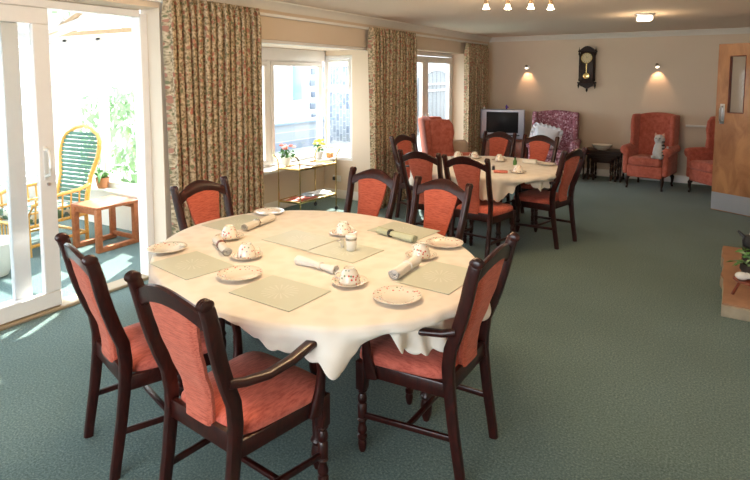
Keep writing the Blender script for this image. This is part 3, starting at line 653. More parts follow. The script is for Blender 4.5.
def dining_chair(arms):
    name = 'dining_armchair' if arms else 'dining_chair'
    t = thing(name, '', 'chair')
    for s in (-1, 1):
        zs = [0, 0.05, 0.15, 0.25, 0.35, 0.43, 0.5, 0.58, 0.66, 0.74, 0.82, 0.88, 0.92, 0.95, 0.972, 0.985]
        pts = [(s * post_x(z), post_y(z), z) for z in zs]; secs = []
        for z in zs:
            w = 0.036; d = 0.042 + 0.010 * min(1, z / 0.45) + (0.003 if 0.45 < z < 0.9 else 0)
            if z > 0.9: d = 0.052; w = 0.037
            if z > 0.965: d *= 0.88; w *= 0.92
            if z > 0.98: d *= 0.5; w *= 0.6
            secs.append(rr(w, d, 0.32))
        b = mb('mahogany'); b.sweep(pts, secs, upv=(1, 0, 0))
        for q in (-0.0125, 0, 0.0125):   # the ribbed scroll at the head of each post
            b.ball((s * 0.218 + q, -0.333, 0.970), (0.0075, 0.028, 0.022), 12, 9)
        b.build('rear_leg', t)
        # turned front leg
        x, y = s * 0.222, 0.205
        b = mb('mahogany'); b.box((x, y, 0.365), (0.046, 0.046, 0.135), 0.005)
        b.lathe([(0.018, 0.30), (0.024, 0.292), (0.018, 0.284), (0.015, 0.278), (0.021, 0.262), (0.0225, 0.245), (0.017, 0.232), (0.022, 0.224), (0.0215, 0.165), (0.017, 0.16), (0.023, 0.152), (0.017, 0.142), (0.0165, 0.13), (0.022, 0.112), (0.023, 0.10), (0.016, 0.085), (0.023, 0.078), (0.023, 0.066), (0.017, 0.058), (0.021, 0.04), (0.017, 0.012), (0.012, 0)], (x, y, 0), 14)
        b.build('leg', t)
        b = mb('mahogany'); b.bar((s * 0.222, 0.205, 0.175), (s * 0.195, -0.235, 0.195), 0.02, 0.026, 0.006); b.build('stretcher', t)
    b = mb('mahogany'); b.bar((-0.205, -0.02, 0.185), (0.205, -0.02, 0.185), 0.024, 0.02, 0.006); b.build('stretcher', t)
    # seat rails
    b = mb('mahogany')
    b.bar((-0.205, 0.212, 0.40), (0.205, 0.212, 0.40), 0.026, 0.065, 0.006)
    for s in (-1, 1): b.bar((s * 0.222, 0.19, 0.40), (s * 0.194, -0.20, 0.40), 0.026, 0.065, 0.006)
    b.bar((-0.185, -0.208, 0.425), (0.185, -0.208, 0.425), 0.026, 0.075, 0.006)
    b.build('seat_frame', t)
    # padded seat
    b = mb('coral_seat')
    def sf(u, v):
        a = 2 * PI * u; ca, sa = math.cos(a), math.sin(a); k = 5.5
        r = 1 / (abs(ca) ** k + abs(sa) ** k) ** (1 / k); x, y = r * ca, r * sa
        rad = [1.0, 1.03, 1.04, 1.02, 0.94, 0.75, 0.45, 0.2, 0.001][round(v * 8)]; z = [0.428, 0.436, 0.45, 0.468, 0.482, 0.494, 0.501, 0.504, 0.505][round(v * 8)]
        yy = y * rad * 0.218 + 0.022
        hw = 0.192 + 0.048 * (yy + 0.2) / 0.44
        return (x * rad * hw, yy, z)
    b.grid(sf, 48, 9, True); b.build('seat', t, sharp=70)
    # crest rail
    b = mb('mahogany'); n = 21; pts, secs = [], []
    vs, fs = [], []
    for i in range(n):
        u = -1 + 2 * i / (n - 1); x = u * 0.205; arch = 1 - abs(u) ** 2.1
        zb, zt = 0.855 + 0.060 * arch, 0.930 + 0.064 * (math.cos(u * PI / 2) ** 1.15 if abs(u) < 0.999 else 0)
        bow = -0.012 * (1 - u * u)
        for (dy, z) in ((0.013, zb + 0.004), (0.015, (zb + zt) / 2), (0.012, zt - 0.006), (0, zt), (-0.012, zt - 0.006), (-0.015, (zb + zt) / 2), (-0.013, zb + 0.004), (0, zb)):
            vs.append((x, post_y(z) + bow + dy, z))
    for i in range(n - 1):
        for k in range(8): fs.append((i * 8 + k, i * 8 + (k + 1) % 8, (i + 1) * 8 + (k + 1) % 8, (i + 1) * 8 + k))
    fs += [tuple(range(8)), tuple((n - 1) * 8 + k for k in range(8))]
    b._add(vs, fs); b.build('crest_rail', t, sharp=50)
    # upholstered vase-shaped panel
    b = mb('coral_chenille')
    def pw(z):
        P = [(0.44, 0.078), (0.55, 0.084), (0.65, 0.096), (0.75, 0.114), (0.82, 0.128), (0.88, 0.140), (0.95, 0.146)]
        for (a, ya), (c, yc) in zip(P, P[1:]):
            if z <= c: return ya + (yc - ya) * (z - a) / (c - a)
        return P[-1][1]
    NR = 26
    def pf(side):
        def f(u, v):
            x0 = -1 + 2 * u; top = 0.872 + 0.052 * math.cos(x0 * 0.7 * PI / 2); z = 0.452 + v * (top - 0.452); w = pw(z)
            x = x0 * w; e = min(1.0, (1 - abs(x0)) * 4.5) ** 0.5 if abs(x0) < 1 else 0; puff = 0.006 + 0.011 * e
            return (x, post_y(z) + side * puff + 0.004 - 0.010 * (1 - (x / 0.2) ** 2), z)
        return f
    b.grid(pf(1), 15, NR); b.grid(pf(-1), 15, NR, flip=True)
    for k in (-1, 1):
        def edge(u, v, k=k):
            top = 0.872 + 0.052 * math.cos(0.7 * PI / 2); z = 0.452 + v * (top - 0.452); w = pw(z)
            return (k * w, post_y(z) + (u * 2 - 1) * 0.006 + 0.004 - 0.010 * (1 - (w / 0.2) ** 2), z)
        b.grid(edge, 2, NR)
    b.build('back_panel', t, sharp=80)
    if arms:
        for s in (-1, 1):
            P = [(-0.245, 0.668, 0.214), (-0.19, 0.656, 0.228), (-0.10, 0.652, 0.248), (0.0, 0.668, 0.262), (0.09, 0.692, 0.266), (0.16, 0.706, 0.264), (0.205, 0.702, 0.262), (0.228, 0.688, 0.26)]
            b = mb('mahogany'); secs = [rr(w, h, 0.42, 4) for w, h in ((0.030, 0.034), (0.036, 0.030), (0.042, 0.027), (0.046, 0.027), (0.050, 0.028), (0.054, 0.030), (0.052, 0.030), (0.036, 0.020))]
            b.sweep([(s * x, y, z) for y, z, x in P], secs, upv=(1, 0, 0)); arm = b.build('armrest', t, sharp=60)
            P = [(0.14, 0.690, 0.262), (0.152, 0.64, 0.260), (0.165, 0.56, 0.256), (0.162, 0.48, 0.250), (0.152, 0.42, 0.243), (0.145, 0.372, 0.236)]
            b = mb('mahogany'); secs = [rr(0.028, h, 0.35) for h in (0.046, 0.036, 0.034, 0.042, 0.056, 0.064)]
            b.sweep([(s * x, y, z) for y, z, x in P], secs, upv=(1, 0, 0)); b.build('arm_support', arm, sharp=60)
    return t
c0 = dining_chair(False); a0 = dining_chair(True)
CH = [ # armed, x, y, degrees, label, group
    (0, -2.245, 1.660, -16.4, 'armless mahogany dining chair at left front, nearest the garden door'),
    (1, -1.570, 1.562, -6.0, 'mahogany armchair in the foreground, its back to the viewer'),
    (1, -1.133, 2.275, 89.5, 'mahogany armchair at the right end of the near round table'),
    (0, -2.713, 2.640, -89.5, 'mahogany chair in front of the first curtain, beyond the near table'),
    (0, -2.323, 3.347, 172.7, 'mahogany chair behind the near table, in front of the bay window wall'),
    (0, -1.714, 3.236, 168.9, 'mahogany chair on the far side of the near table, closest to the far table'),
    (1, -3.052, 6.062, -98.5, 'mahogany armchair by the second curtain, at the left end of the far table'),
    (0, -2.460, 5.160, -5.4, 'left of the two mahogany chairs on the near side of the far table'),
    (0, -1.934, 5.060, -6.5, 'right of the two mahogany chairs on the near side of the far table'),
    (0, -2.554, 6.780, 168.0, 'mahogany chair behind the far table in front of the television'),
    (0, -1.988, 6.620, 166.0, 'mahogany chair behind the far table in front of the purple armchair'),
    (1, -1.575, 5.880, 76.0, 'mahogany armchair at the right end of the far table'),
]
used = {}
for (arm, x, y, dg, lab) in CH:
    src = a0 if arm else c0
    g = 'dining chairs round the near table' if y < 4 else 'dining chairs round the far table'
    if arm not in used: used[arm] = 1; src.location = (x, y, 0); src.rotation_euler = (0, 0, math.radians(dg)); src['label'] = lab; src['group'] = g
    else: dup(src, (x, y, 0), math.radians(dg), lab, g)

# ------------------------------------------------------------------ tables and cloths
def interp(P, a):
    a %= 360
    for (x0, y0), (x1, y1) in zip(P, P[1:]):
        if a <= x1:
            t = (a - x0) / (x1 - x0) if x1 > x0 else 0; t = t * t * (3 - 2 * t); return y0 + (y1 - y0) * t
    return P[-1][1]
def table(cx, cy, A, Bx, rot, label, drop, push, seed, cl_label, lf=(0.605, 0.377)):
    t = thing('dining_table', label, 'table', (cx, cy, 0), rot, 'round dining tables')
    b = mb('mahogany'); n = 56
    b.lathe([(0.94, 0.722), (0.975, 0.727), (0.975, 0.745), (0.96, 0.751)], n=n, sx=A, sy=Bx); b.build('tabletop', t)
    b = mb('mahogany'); lx, ly = A * lf[0], Bx * lf[1]
    for s in (-1, 1): b.bar((-lx, s * ly, 0.675), (lx, s * ly, 0.675), 0.025, 0.09, 0.004); b.bar((s * lx, -ly, 0.675), (s * lx, ly, 0.675), 0.025, 0.09, 0.004)
    b.build('apron', t)
    for sx in (-1, 1):
        for sy in (-1, 1):
            b = mb('mahogany'); b.box((sx * lx, sy * ly, 0.655), (0.065, 0.065, 0.13), 0.005)
            b.lathe([(0.026, 0.59), (0.035, 0.575), (0.025, 0.56), (0.022, 0.54), (0.034, 0.50), (0.036, 0.46), (0.026, 0.43), (0.03, 0.42), (0.026, 0.25), (0.022, 0.15), (0.032, 0.13), (0.022, 0.11), (0.03, 0.08), (0.028, 0.04), (0.016, 0)], (sx * lx, sy * ly, 0), 16)
            b.build('leg', t)
    N = 720; b = mb('damask')
    def fn(u, v):
        a = 2 * PI * u; dg = math.degrees(a); j = v * 23
        ca, sa = math.cos(a), math.sin(a)
        if j <= 7:
            r = [0.001, 0.2, 0.4, 0.6, 0.8, 0.93, 0.975, 0.99][round(j)]; z = 0.7565 if j < 6.5 else 0.7545
            return (A * r * ca, Bx * r * sa, z)
        k = (j - 7) / 16; D = interp(drop, dg); pu = interp(push, dg)
        D -= min(0.018, D * 0.3) * (1 - abs(math.sin(a * 34)))
        dz = D * k; rim = 0.012 * min(1, dz / 0.015)
        f = dz / 0.25
        fold = (0.010 * math.sin(a * 11 + seed) + 0.016 * math.sin(a * 19 + 2.1 * seed + 0.7 + 2.5 * f) + 0.012 * math.sin(a * 33 + seed + 1.5 * math.sin(a * 5))) * min(1.6, f * 2.2)
        off = rim + fold + pu * (lambda q: q * q * (3 - 2 * q))(max(0.0, min(1.0, (dz - 0.03) / 0.05))) + 0.02 * f
        return (A * 0.99 * ca + ca * off, Bx * 0.99 * sa + sa * off, 0.7545 - dz - 0.002 * k)
    b.grid(fn, N, 24, True)
    o = b.build('tablecloth', sharp=80, solid=0.0016, recalc=False); o.location = (cx, cy, 0); o.rotation_euler = (0, 0, rot)
    tag(o, cl_label, 'tablecloth', 'cream tablecloths')
R1 = math.radians(-24)
# angles are in the table's own frame (0 = its +x); hem drop in metres
T1D = [(0, .20), (20, .20), (35, .13), (60, .14), (100, .16), (140, .16), (170, .15), (200, .12), (240, .11), (262, .09), (285, .03), (303, .014), (313, .08), (318, .115), (327, .13), (333, .18), (337, .115), (342, .06), (347, .07), (354, .17), (360, .20)]
T1P = [(0, -.10), (20, -.10), (32, 0), (200, 0), (270, -.01), (303, -.02), (325, -.015), (333, 0), (342, -.04), (349, -.10), (360, -.10)]
table(-1.885, 2.39, 1.02, 0.81, R1, 'dark turned-leg dining table beneath the near tablecloth', T1D, T1P, 1.3, 'cream scalloped cloth on the near table in the foreground')
T2D = [(0, .10), (20, .12), (90, .2), (180, .2), (240, .19), (285, .20), (301, .22), (308, .15), (317, .05), (325, .08), (338, .16), (360, .10)]
T2P = [(0, -.08), (30, 0), (240, -.01), (300, 0), (320, -.08), (360, -.08)]
table(-2.165, 5.74, 0.79, 0.775, 0, 'dark turned-leg dining table beneath the far tablecloth', T2D, T2P, 4.0, 'cream scalloped cloth on the far table near the television', (0.34, 0.40))

# ------------------------------------------------------------------ table settings
ZT = 0.7585
def placemat(x, y, lab, rz=-5, w=0.36, d=0.27):
    b = mb('placemat_green').box((0, 0, 0.0015), (w, d, 0.003), 0.001, 1); o = b.build('placemat'); o.location = (x, y, ZT); o.rotation_euler = (0, 0, math.radians(rz))
    return tag(o, lab, 'placemat', 'pale green placemats')
placemat(-2.251, 1.883, 'pale green placemat at the left edge, in front of the armless chair', -10)
placemat(-1.629, 1.838, 'pale green placemat in front of the foreground armchair', -3)
placemat(-2.07, 2.515, 'pale green placemat at the middle of the near table, left of the sugar pot', -5)
placemat(-1.72, 2.475, 'pale green placemat under the small sugar pot', -5, 0.32)
placemat(-1.649, 2.998, 'pale green placemat at the far right, under the black-ringed napkin', -7)
placemat(-1.115, 2.385, 'pale green placemat before the right-hand armchair', 87, 0.36, 0.28)
placemat(-2.66, 2.60, 'pale green placemat at the back left edge, before the curtain chair', 85)
def plate(x, y, lab, z=None):
    b = mb('china_plate'); b.lathe([(0.055, 0.0), (0.06, 0.003), (0.075, 0.008), (0.105, 0.016), (0.1055, 0.018), (0.104, 0.0185), (0.075, 0.0115), (0.062, 0.0065), (0.001, 0.006)], n=40)
    o = b.build('side_plate', sharp=60); o.location = (x, y, z or ZT + 0.001); return tag(o, lab, 'plate', 'floral side plates')
plate(-2.555, 1.975, 'floral-rimmed plate at the leftmost edge, holding white paper')
plate(-1.9225, 1.889, 'floral-rimmed side plate at the front edge, left of the large placemat')
plate(-2.66, 2.90, 'floral-rimmed side plate at the back edge beside the first curtain')
plate(-1.1545, 2.045, 'floral-rimmed side plate at the front right, nearest the right armchair')
plate(-1.31, 2.86, 'floral-rimmed side plate at the far right edge, behind the cup')
plate(-1.614, 6.11, 'plain pale plate at the right rear of the far table')
b = mb('card_white'); rnd = random.Random(3)
def crump(u, v): a, e = 2 * PI * u, PI * v; q = 0.022 * (0.75 + 0.4 * noise.noise(Vector((math.cos(a) * 3, math.sin(a) * 3, e * 2)))); return (q * 1.3 * math.sin(e) * math.cos(a) + 0.0, q * math.sin(e) * math.sin(a), q * 0.8 * (1 - math.cos(e)) / 2 * 1.4)
b.grid(crump, 16, 9, True); o = b.build('butter_portion', sharp=20); o.location = (-2.50, 2.03, ZT + 0.014); tag(o, 'crumpled white paper portion on the leftmost plate', 'wrapper')
def cup_saucer(x, y, rz, lab, sm=1.0, z0=None):
    z0 = z0 or ZT
    b = mb('china_saucer'); b.lathe([(0.04, 0.0), (0.044, 0.002), (0.06, 0.006), (0.083, 0.014), (0.084, 0.016), (0.082, 0.0165), (0.06, 0.009), (0.045, 0.005), (0.001, 0.0045)], n=32)
    s = b.build('saucer', sharp=60); s.location = (x, y, z0 + 0.001); tag(s, 'saucer under the ' + lab, 'saucer', 'floral saucers')
    t = thing('teacup', lab, 'cup', (x, y, z0 + 0.0078), rz, 'upturned floral teacups'); t.scale = (1.12, 1.12, 1.1)
    b = mb('china_cup'); b.lathe([(0.040, 0.002), (0.0435, 0.0), (0.045, 0.002), (0.042, 0.012), (0.038, 0.03), (0.032, 0.046), (0.024, 0.056), (0.0235, 0.062), (0.021, 0.062), (0.019, 0.058), (0.001, 0.057)], n=28); b.build('bowl', t, sharp=60)
    b = mb('china_cup'); b.tube([(0.040, 0, 0.014), (0.052, 0, 0.010), (0.062, 0, 0.018), (0.060, 0, 0.032), (0.048, 0, 0.042), (0.034, 0, 0.042)], 0.0035, 7); b.build('handle', t, sharp=60)
cup_saucer(-2.44, 2.32, 2.5, 'upturned floral teacup at the left, between two rolled napkins')
cup_saucer(-2.10, 2.115, 0.8, 'upturned floral teacup behind the front edge plate')
cup_saucer(-1.428, 2.085, 3.4, 'upturned floral teacup in the front centre, beside the white napkin')
cup_saucer(-1.92, 2.74, 0.2, 'upturned floral teacup behind the sugar pot')
cup_saucer(-1.325, 2.60, 2.8, 'upturned floral teacup at the right, beyond the white rolled napkin')
cup_saucer(-2.142, 6.12, 0.5, 'upturned teacup at the rear middle of the far table')
cup_saucer(-1.72, 5.466, 1.5, 'upturned teacup at the near right of the far table')
cup_saucer(-2.64, 6.10, 1.0, 'upturned teacup furthest left on the far table')
cup_saucer(-2.46, 6.18, 3.0, 'upturned teacup second from left on the far table')
def napkin(a, c, m, ring, lab, r=0.021, flare=1.15, rt=0.42):
    a, c = Vector((*a, 0)), Vector((*c, 0)); d = c - a; L = d.length; mid = (a + c) / 2
    t = thing('rolled_napkin', lab, 'napkin', (mid.x, mid.y, ZT + 0.0045), math.atan2(d.y, d.x), 'rolled napkins')
    b = mb(m)
    def fn(u, v):
        s = v; k = r * (1 + (flare - 1) * abs(s - rt) * 2.0) * (1 - 0.12 * math.exp(-((s - rt) / 0.07) ** 2)); an = 2 * PI * u
        w = 1 + 0.05 * math.sin(5 * an + 6 * s)
        return ((s - 0.5) * L, k * math.cos(an) * w * 1.15, r + k * 0.95 * math.sin(an) * w * 0.98)
    b.grid(fn, 20, 12, True)
    for e in (0, 1):   # rolled layers seen at each end
        x = (e - 0.5) * L; pts = []
        for k in range(30): q = k / 29; rad = r * flare * (0.95 - 0.8 * q); pts.append((x + (0.5 - e) * 0.006 * q * 2, rad * math.cos(q * 15) * 1.1, r + rad * math.sin(q * 15) * 0.92))
        b.tube(pts, 0.0028, 5, upv=(1, 0, 0))
    b.build('cloth', t, sharp=70)
    b = mb(ring); Mx = Matrix.Translation(((rt - 0.5) * L, 0, r)) @ Euler((0, PI / 2, 0)).to_matrix().to_4x4()
    b.lathe([(r + 0.0005, -0.009), (r + 0.004, -0.008), (r + 0.0045, 0), (r + 0.004, 0.008), (r + 0.0005, 0.009)], n=24, M=Mx, sy=1.12); b.build('ring', t)
napkin((-2.42, 2.205), (-2.20, 2.075), 'napkin_cream', 'ring_brown', 'cream rolled napkin with a brown ring, left of centre', 0.02)
napkin((-2.47, 2.475), (-2.50, 2.76), 'napkin_cream', 'ring_silver', 'cream rolled napkin with a silvery ring near the first curtain', 0.021)
napkin((-1.81, 2.185), (-1.56, 2.16), 'napkin_white', 'ring_white', 'flat white folded napkin in the centre foreground of the cloth', 0.014, 1.7, 0.6)
napkin((-1.75, 2.865), (-1.47, 2.80), 'napkin_green', 'ring_black', 'pale green rolled napkin with a black ring', 0.019, 1.2, 0.36)
napkin((-1.275, 2.225), (-1.285, 2.47), 'napkin_white', 'ring_white', 'white rolled napkin beside the right-hand placemat', 0.023, 1.1, 0.6)
# sugar pot and spoons
t = thing('sugar_pot', 'small cream pot with a metal band on a placemat', 'pot', (-1.70, 2.50, ZT + 0.0035), 0.4)
b = mb('white_ceramic'); b.lathe([(0.024, 0), (0.027, 0.003), (0.029, 0.02), (0.030, 0.06), (0.029, 0.064), (0.001, 0.064)], n=24); b.build('body', t)
b = mb('clear_band'); b.lathe([(0.0305, 0.056), (0.031, 0.06), (0.0305, 0.066), (0.028, 0.067)], n=24); b.build('band', t)
b = mb('white_ceramic'); b.lathe([(0.028, 0.067), (0.031, 0.071), (0.032, 0.08), (0.026, 0.086), (0.001, 0.087)], n=24); b.build('lid', t)
for k, (dx, dy) in enumerate(((-0.055, -0.015), (-0.06, 0.02))):
    b = mb('steel'); p0, p1 = Vector((-0.035 + dx * 0.4, dy * 0.3, 0.004)), Vector((dx - 0.02, dy + 0.02, 0.028)); 
    b.tube([p0, (p0 + p1) / 2 + Vector((0, 0, 0.002)), p1], 0.003, 6); b.ball(p1 + Vector((-0.012, 0.004, 0.004)), (0.016, 0.010, 0.005), 12, 7)
    o = b.build('teaspoon'); o.location = (-1.70, 2.50, ZT + 0.0035); tag(o, ('left' if k == 0 else 'right') + ' of the two teaspoons leaning beside the sugar pot', 'spoon', 'teaspoons by the sugar pot')
# far table extras
t = thing('sauce_bottle', 'tiny dark green bottle standing on the far table', 'bottle', (-1.90, 5.93, ZT))
mb('leaf_green').lathe([(0.018, 0), (0.021, 0.004), (0.021, 0.045), (0.01, 0.06), (0.009, 0.078)], n=14).build('body', t); mb('ring_black').lathe([(0.011, 0.076), (0.011, 0.092), (0.002, 0.093)], n=12).build('cap', t)
tag(mb('card_white').box((-1.80, 6.14, ZT + 0.022), (0.15, 0.08, 0.042), 0.012).build('folded_napkin'), 'folded white napkin at the rear of the far table', 'napkin')
b = mb('red_napkin').box((0, 0, 0.014), (0.14, 0.05, 0.026), 0.012); o = b.build('folded_napkin'); o.location = (-1.86, 5.36, ZT); o.rotation_euler = (0, 0, 0.3); tag(o, 'small red and white napkin at the near side of the far table', 'napkin')
t = thing('pepper_pot', 'tiny dark pepper pot beside the red and white napkin', 'pot', (-1.985, 5.50, ZT)); mb('ring_black').lathe([(0.015, 0), (0.017, 0.003), (0.013, 0.04)], n=12).build('body', t); mb('steel').lathe([(0.013, 0.04), (0.013, 0.05), (0.002, 0.056)], n=12).build('cap', t)

# ------------------------------------------------------------------ wing chairs
def wing_chair(name, m, label, loc, rz, legs='dark_oak', hh=1.145):
    """faces local -y"""
    t = thing(name, label, 'armchair', loc, rz); t.scale = (0.88, 0.94, 1)
    b = mb(m); b.box((0, -0.02, 0.27), (0.58, 0.60, 0.19), 0.03, 3); b.build('base', t)
    b = mb(m); b.box((0, -0.07, 0.42), (0.535, 0.56, 0.13), 0.045, 4); b.build('seat_cushion', t)
    # back, leaning
    b = mb(m); poly = [(-0.33, 0.40)] + [(-0.33 + 0.66 * k / 12, hh - 0.045 + 0.045 * math.sin(PI * k / 12) ** 0.7) for k in range(13)] + [(0.33, 0.40)]
    S = Matrix.Translation((0, 0.20, 0)) @ Matrix(((1, 0, 0, 0), (0, 1, 0.14, -0.056), (0, 0, 1, 0), (0, 0, 0, 1)))
    b.prism(poly, 0, 0.13, 'y', 0.04, 4, M=S); b.build('backrest', t)
    for s in (-1, 1):
        b = mb(m)
        pl = [(0.20, 0.42), (0.02, 0.60), (-0.02, 0.68), (0.0, 0.80), (-0.02, 0.93), (0.0, 1.05), (0.06, 1.12), (0.16, hh - 0.02), (0.36, hh - 0.03), (0.34, 0.9), (0.31, 0.60), (0.29, 0.42)]
        b.prism(pl, s * 0.285, s * 0.36, 'x', 0.03, 3, M=Matrix(((1, 0.0, 0, 0), (0, 1, 0, 0), (0, 0, 1, 0), (0, 0, 0, 1)))); b.build('wing', t)
        b = mb(m); b.box((s * 0.322, -0.02, 0.40), (0.09, 0.60, 0.36), 0.03, 3)
        b.sweep([(s * 0.342, y, z) for y, z in ((0.28, 0.60), (0.1, 0.60), (-0.15, 0.595), (-0.28, 0.59), (-0.33, 0.585), (-0.345, 0.58))], [[(q * math.cos(2 * PI * k / 16), q * math.sin(2 * PI * k / 16)) for k in range(16)] for q in (0.062, 0.065, 0.07, 0.074, 0.066, 0.04)], upv=(1, 0, 0)); b.build('armrest', t)
        for y, lean in ((-0.27, -0.03), (0.25, 0.05)):
            b = mb(legs); b.tube([(s * 0.27, y, 0.20), (s * 0.285, y + lean * 0.9, 0.15), (s * 0.285, y + lean * 0.9, 0.09), (s * 0.278, y + lean * 0.6, 0.04), (s * 0.285, y + lean, 0.018), (s * 0.285, y + lean, 0.0)], [0.035, 0.032, 0.022, 0.015, 0.02, 0.019], 10, upv=(1, 0, 0)); b.build('leg', t)
    return t
wing_chair('wing_armchair', 'salmon_velvet', 'salmon wing armchair facing the room with a plush animal on it', (-0.955, 9.66, 0), math.radians(-10))
wing_chair('wing_armchair', 'salmon_velvet', 'salmon wing armchair partly hidden behind the open wooden door', (-0.03, 9.50, 0), math.radians(-50))
wing_chair('wing_armchair', 'salmon_velvet', 'salmon wing armchair seen from behind, by the far french doors', (-3.36, 7.42, 0), math.radians(127))
o = mb('beige_cushion').box((0, 0, 0), (0.30, 0.13, 0.32), 0.06, 4).build('cushion'); o.location = (-3.22, 7.42, 0.655); o.rotation_euler = (0, 0, math.radians(37)); tag(o, 'beige cushion standing in the chair by the far french doors', 'cushion')
fc = wing_chair('floral_armchair', 'plum_floral', 'purple floral high-backed armchair between the television and side table', (-2.44, 9.68, 0), math.radians(8), hh=1.13); fc.scale = (1.03, 0.94, 1)
# frilled cushion
t = thing('frilled_cushion', 'white frilled cushion leaning in the purple floral armchair', 'cushion', (-2.54, 9.50, 0.70), math.radians(8))
Mq = Matrix.Translation((0, 0, 0)) @ Euler((math.radians(-62), 0, 0)).to_matrix().to_4x4() @ Euler((0, 0, 0.28)).to_matrix().to_4x4()
def cf(sd):
    def f(u, v):
        x, y = u * 2 - 1, v * 2 - 1; q = max(0, (1 - x ** 4)) * max(0, (1 - y ** 4)); return (x * 0.2, y * 0.2, sd * 0.085 * q ** 0.55)
    return f
b = mb('cushion_white'); b.grid(cf(1), 15, 15, M=Mq); b.grid(cf(-1), 15, 15, M=Mq, flip=True); b.build('pad', t, sharp=80)
b = mb('cushion_white')
def frill(u, v):
    a = 2 * PI * u; ca, sa = math.cos(a), math.sin(a); r = 1 / (abs(ca) ** 6 + abs(sa) ** 6) ** (1 / 6); q = 0.195 + v * 0.055
    return (r * ca * q, r * sa * q, 0.022 * v * math.sin(a * 24))
b.grid(frill, 180, 4, True, M=Mq); b.build('frill', t, sharp=80, solid=0.004)
# plush animal
t = thing('plush_toy', 'pale grey plush animal with dark stripes, sitting on the salmon armchair', 'soft toy', (-0.815, 9.37, 0.485), math.radians(-16))
b = mb('plush_grey'); b.lathe([(0.001, 0), (0.06, 0.0), (0.085, 0.03), (0.09, 0.09), (0.08, 0.16), (0.065, 0.21), (0.055, 0.235), (0.068, 0.26), (0.075, 0.30), (0.06, 0.34), (0.03, 0.36), (0.001, 0.365)], n=20, sy=0.8); b.ball((0, -0.06, 0.29), (0.03, 0.035, 0.025)); b.build('body', t)
for s in (-1, 1):
    b = mb('plush_pink'); b.lathe([(0.026, 0), (0.02, 0.03), (0.001, 0.06)], M=Matrix.Translation((s * 0.045, 0, 0.335)) @ Euler((0, s * 0.35, 0)).to_matrix().to_4x4(), n=12, sy=0.5); b.build('ear', t)
    b = mb('plush_grey'); b.ball((s * 0.055, -0.07, 0.03), (0.03, 0.05, 0.028)); b.build('foot', t)
    mb('ring_black').ball((s * 0.027, -0.063, 0.312), 0.008, 8, 6).build('eye', t)
b = mb('plush_dark')
for k in range(5): b.ball((0.072 - 0.002 * k, -0.025, 0.06 + 0.05 * k), (0.022, 0.04, 0.012))
b.build('stripes', t)
b = mb('plush_grey'); b.tube([(0.05, 0.02, 0.03), (0.11, 0.0, 0.05), (0.13, -0.02, 0.12), (0.12, -0.01, 0.2)], [0.025, 0.024, 0.022, 0.012], 8); b.build('tail', t)

# ------------------------------------------------------------------ nest of tables and bowl
def nest(w, d, h, loc, label, m='dark_oak'):
    t = thing('nest_table', label, 'table', loc, 0, 'nest of side tables')
    mb(m).box((0, 0, h - 0.012), (w, d, 0.024), 0.006).build('tabletop', t)
    for q in (-1, 1): mb(m).box((0, q * (d / 2 - 0.04), h - 0.055), (w - 0.08, 0.015, 0.06), 0.003).build('apron', t)
    for sx in (-1, 1):
        for sy in (-1, 1):
            b = mb(m); x, y = sx * (w / 2 - 0.035), sy * (d / 2 - 0.045); s = h / 0.48
            b.lathe([(0.018, h - 0.03), (0.018, h - 0.10), (0.010, h - 0.11), (0.017, h - 0.13), (0.011, h - 0.15), (0.018, h - 0.19), (0.017, h - 0.24), (0.010, h - 0.27), (0.016, h - 0.29), (0.011, 0.10), (0.018, 0.09), (0.018, 0.0)], (x, y, 0), 12); b.build('leg', t)
        mb(m).bar((sx * (w / 2 - 0.035), -d / 2 + 0.045, 0.05), (sx * (w / 2 - 0.035), d / 2 - 0.045, 0.05), 0.03, 0.03, 0.005).build('foot_rail', t)
nest(0.64, 0.42, 0.50, (-1.69, 9.98, 0), 'largest dark table of the nest, with a bowl on top')
nest(0.49, 0.36, 0.44, (-1.69, 9.96, 0), 'middle dark table of the nest, tucked under the largest')
nest(0.34, 0.30, 0.38, (-1.69, 9.94, 0), 'smallest dark table of the nest, innermost')
b = mb('china_saucer'); b.lathe([(0.08, 0.0), (0.085, 0.01), (0.13, 0.03), (0.16, 0.08), (0.165, 0.085), (0.158, 0.086), (0.12, 0.035), (0.001, 0.02)], n=28); o = b.build('fruit_bowl'); o.location = (-1.72, 9.95, 0.501); tag(o, 'shallow white patterned bowl on the dark nest of tables', 'bowl')

# ------------------------------------------------------------------ television, stand, ornaments
RT = math.radians(14)
t = thing('tv_cabinet', 'reddish wooden cabinet under the television in the corner', 'cabinet', (-3.30, 9.78, 0), RT)
mb('cabinet_wood').box((0, 0, 0.60), (0.76, 0.44, 0.03), 0.006).box((0, 0, 0.04), (0.72, 0.40, 0.08), 0.004).box((-0.36, 0, 0.33), (0.025, 0.40, 0.54), 0.003).box((0.36, 0, 0.33), (0.025, 0.40, 0.54), 0.003).box((0, 0.19, 0.33), (0.72, 0.02, 0.54)).build('body', t)
for s in (-1, 1):
    d = mb('cabinet_wood').box((s * 0.27, -0.21, 0.33), (0.18, 0.02, 0.50), 0.006).build('door', t); mb('brass').ball((s * 0.20, -0.226, 0.36), 0.012, 10, 7).build('knob', d)
tag(mb('black_plastic').box((0, 0, 0), (0.36, 0.30, 0.09), 0.008).build('video_recorder'), 'black video recorder inside the television cabinet', 'video recorder'); o = bpy.data.objects['video_recorder']; o.location = (-3.30, 9.76, 0.128); o.rotation_euler = (0, 0, RT)
t = thing('television', 'silver boxy television with a black screen', 'television', (-3.33, 9.64, 0.616), RT)
b = mb('tv_silver'); b.box((0, 0, 0.265), (0.76, 0.10, 0.52), 0.015, 3); b.prism([(0.05, 0.02), (0.05, 0.46), (0.34, 0.36), (0.36, 0.05)], -0.30, 0.30, 'x', 0.02, 2); b.box((0, 0.02, 0.01), (0.5, 0.25, 0.02), 0.005); b.build('casing', t)
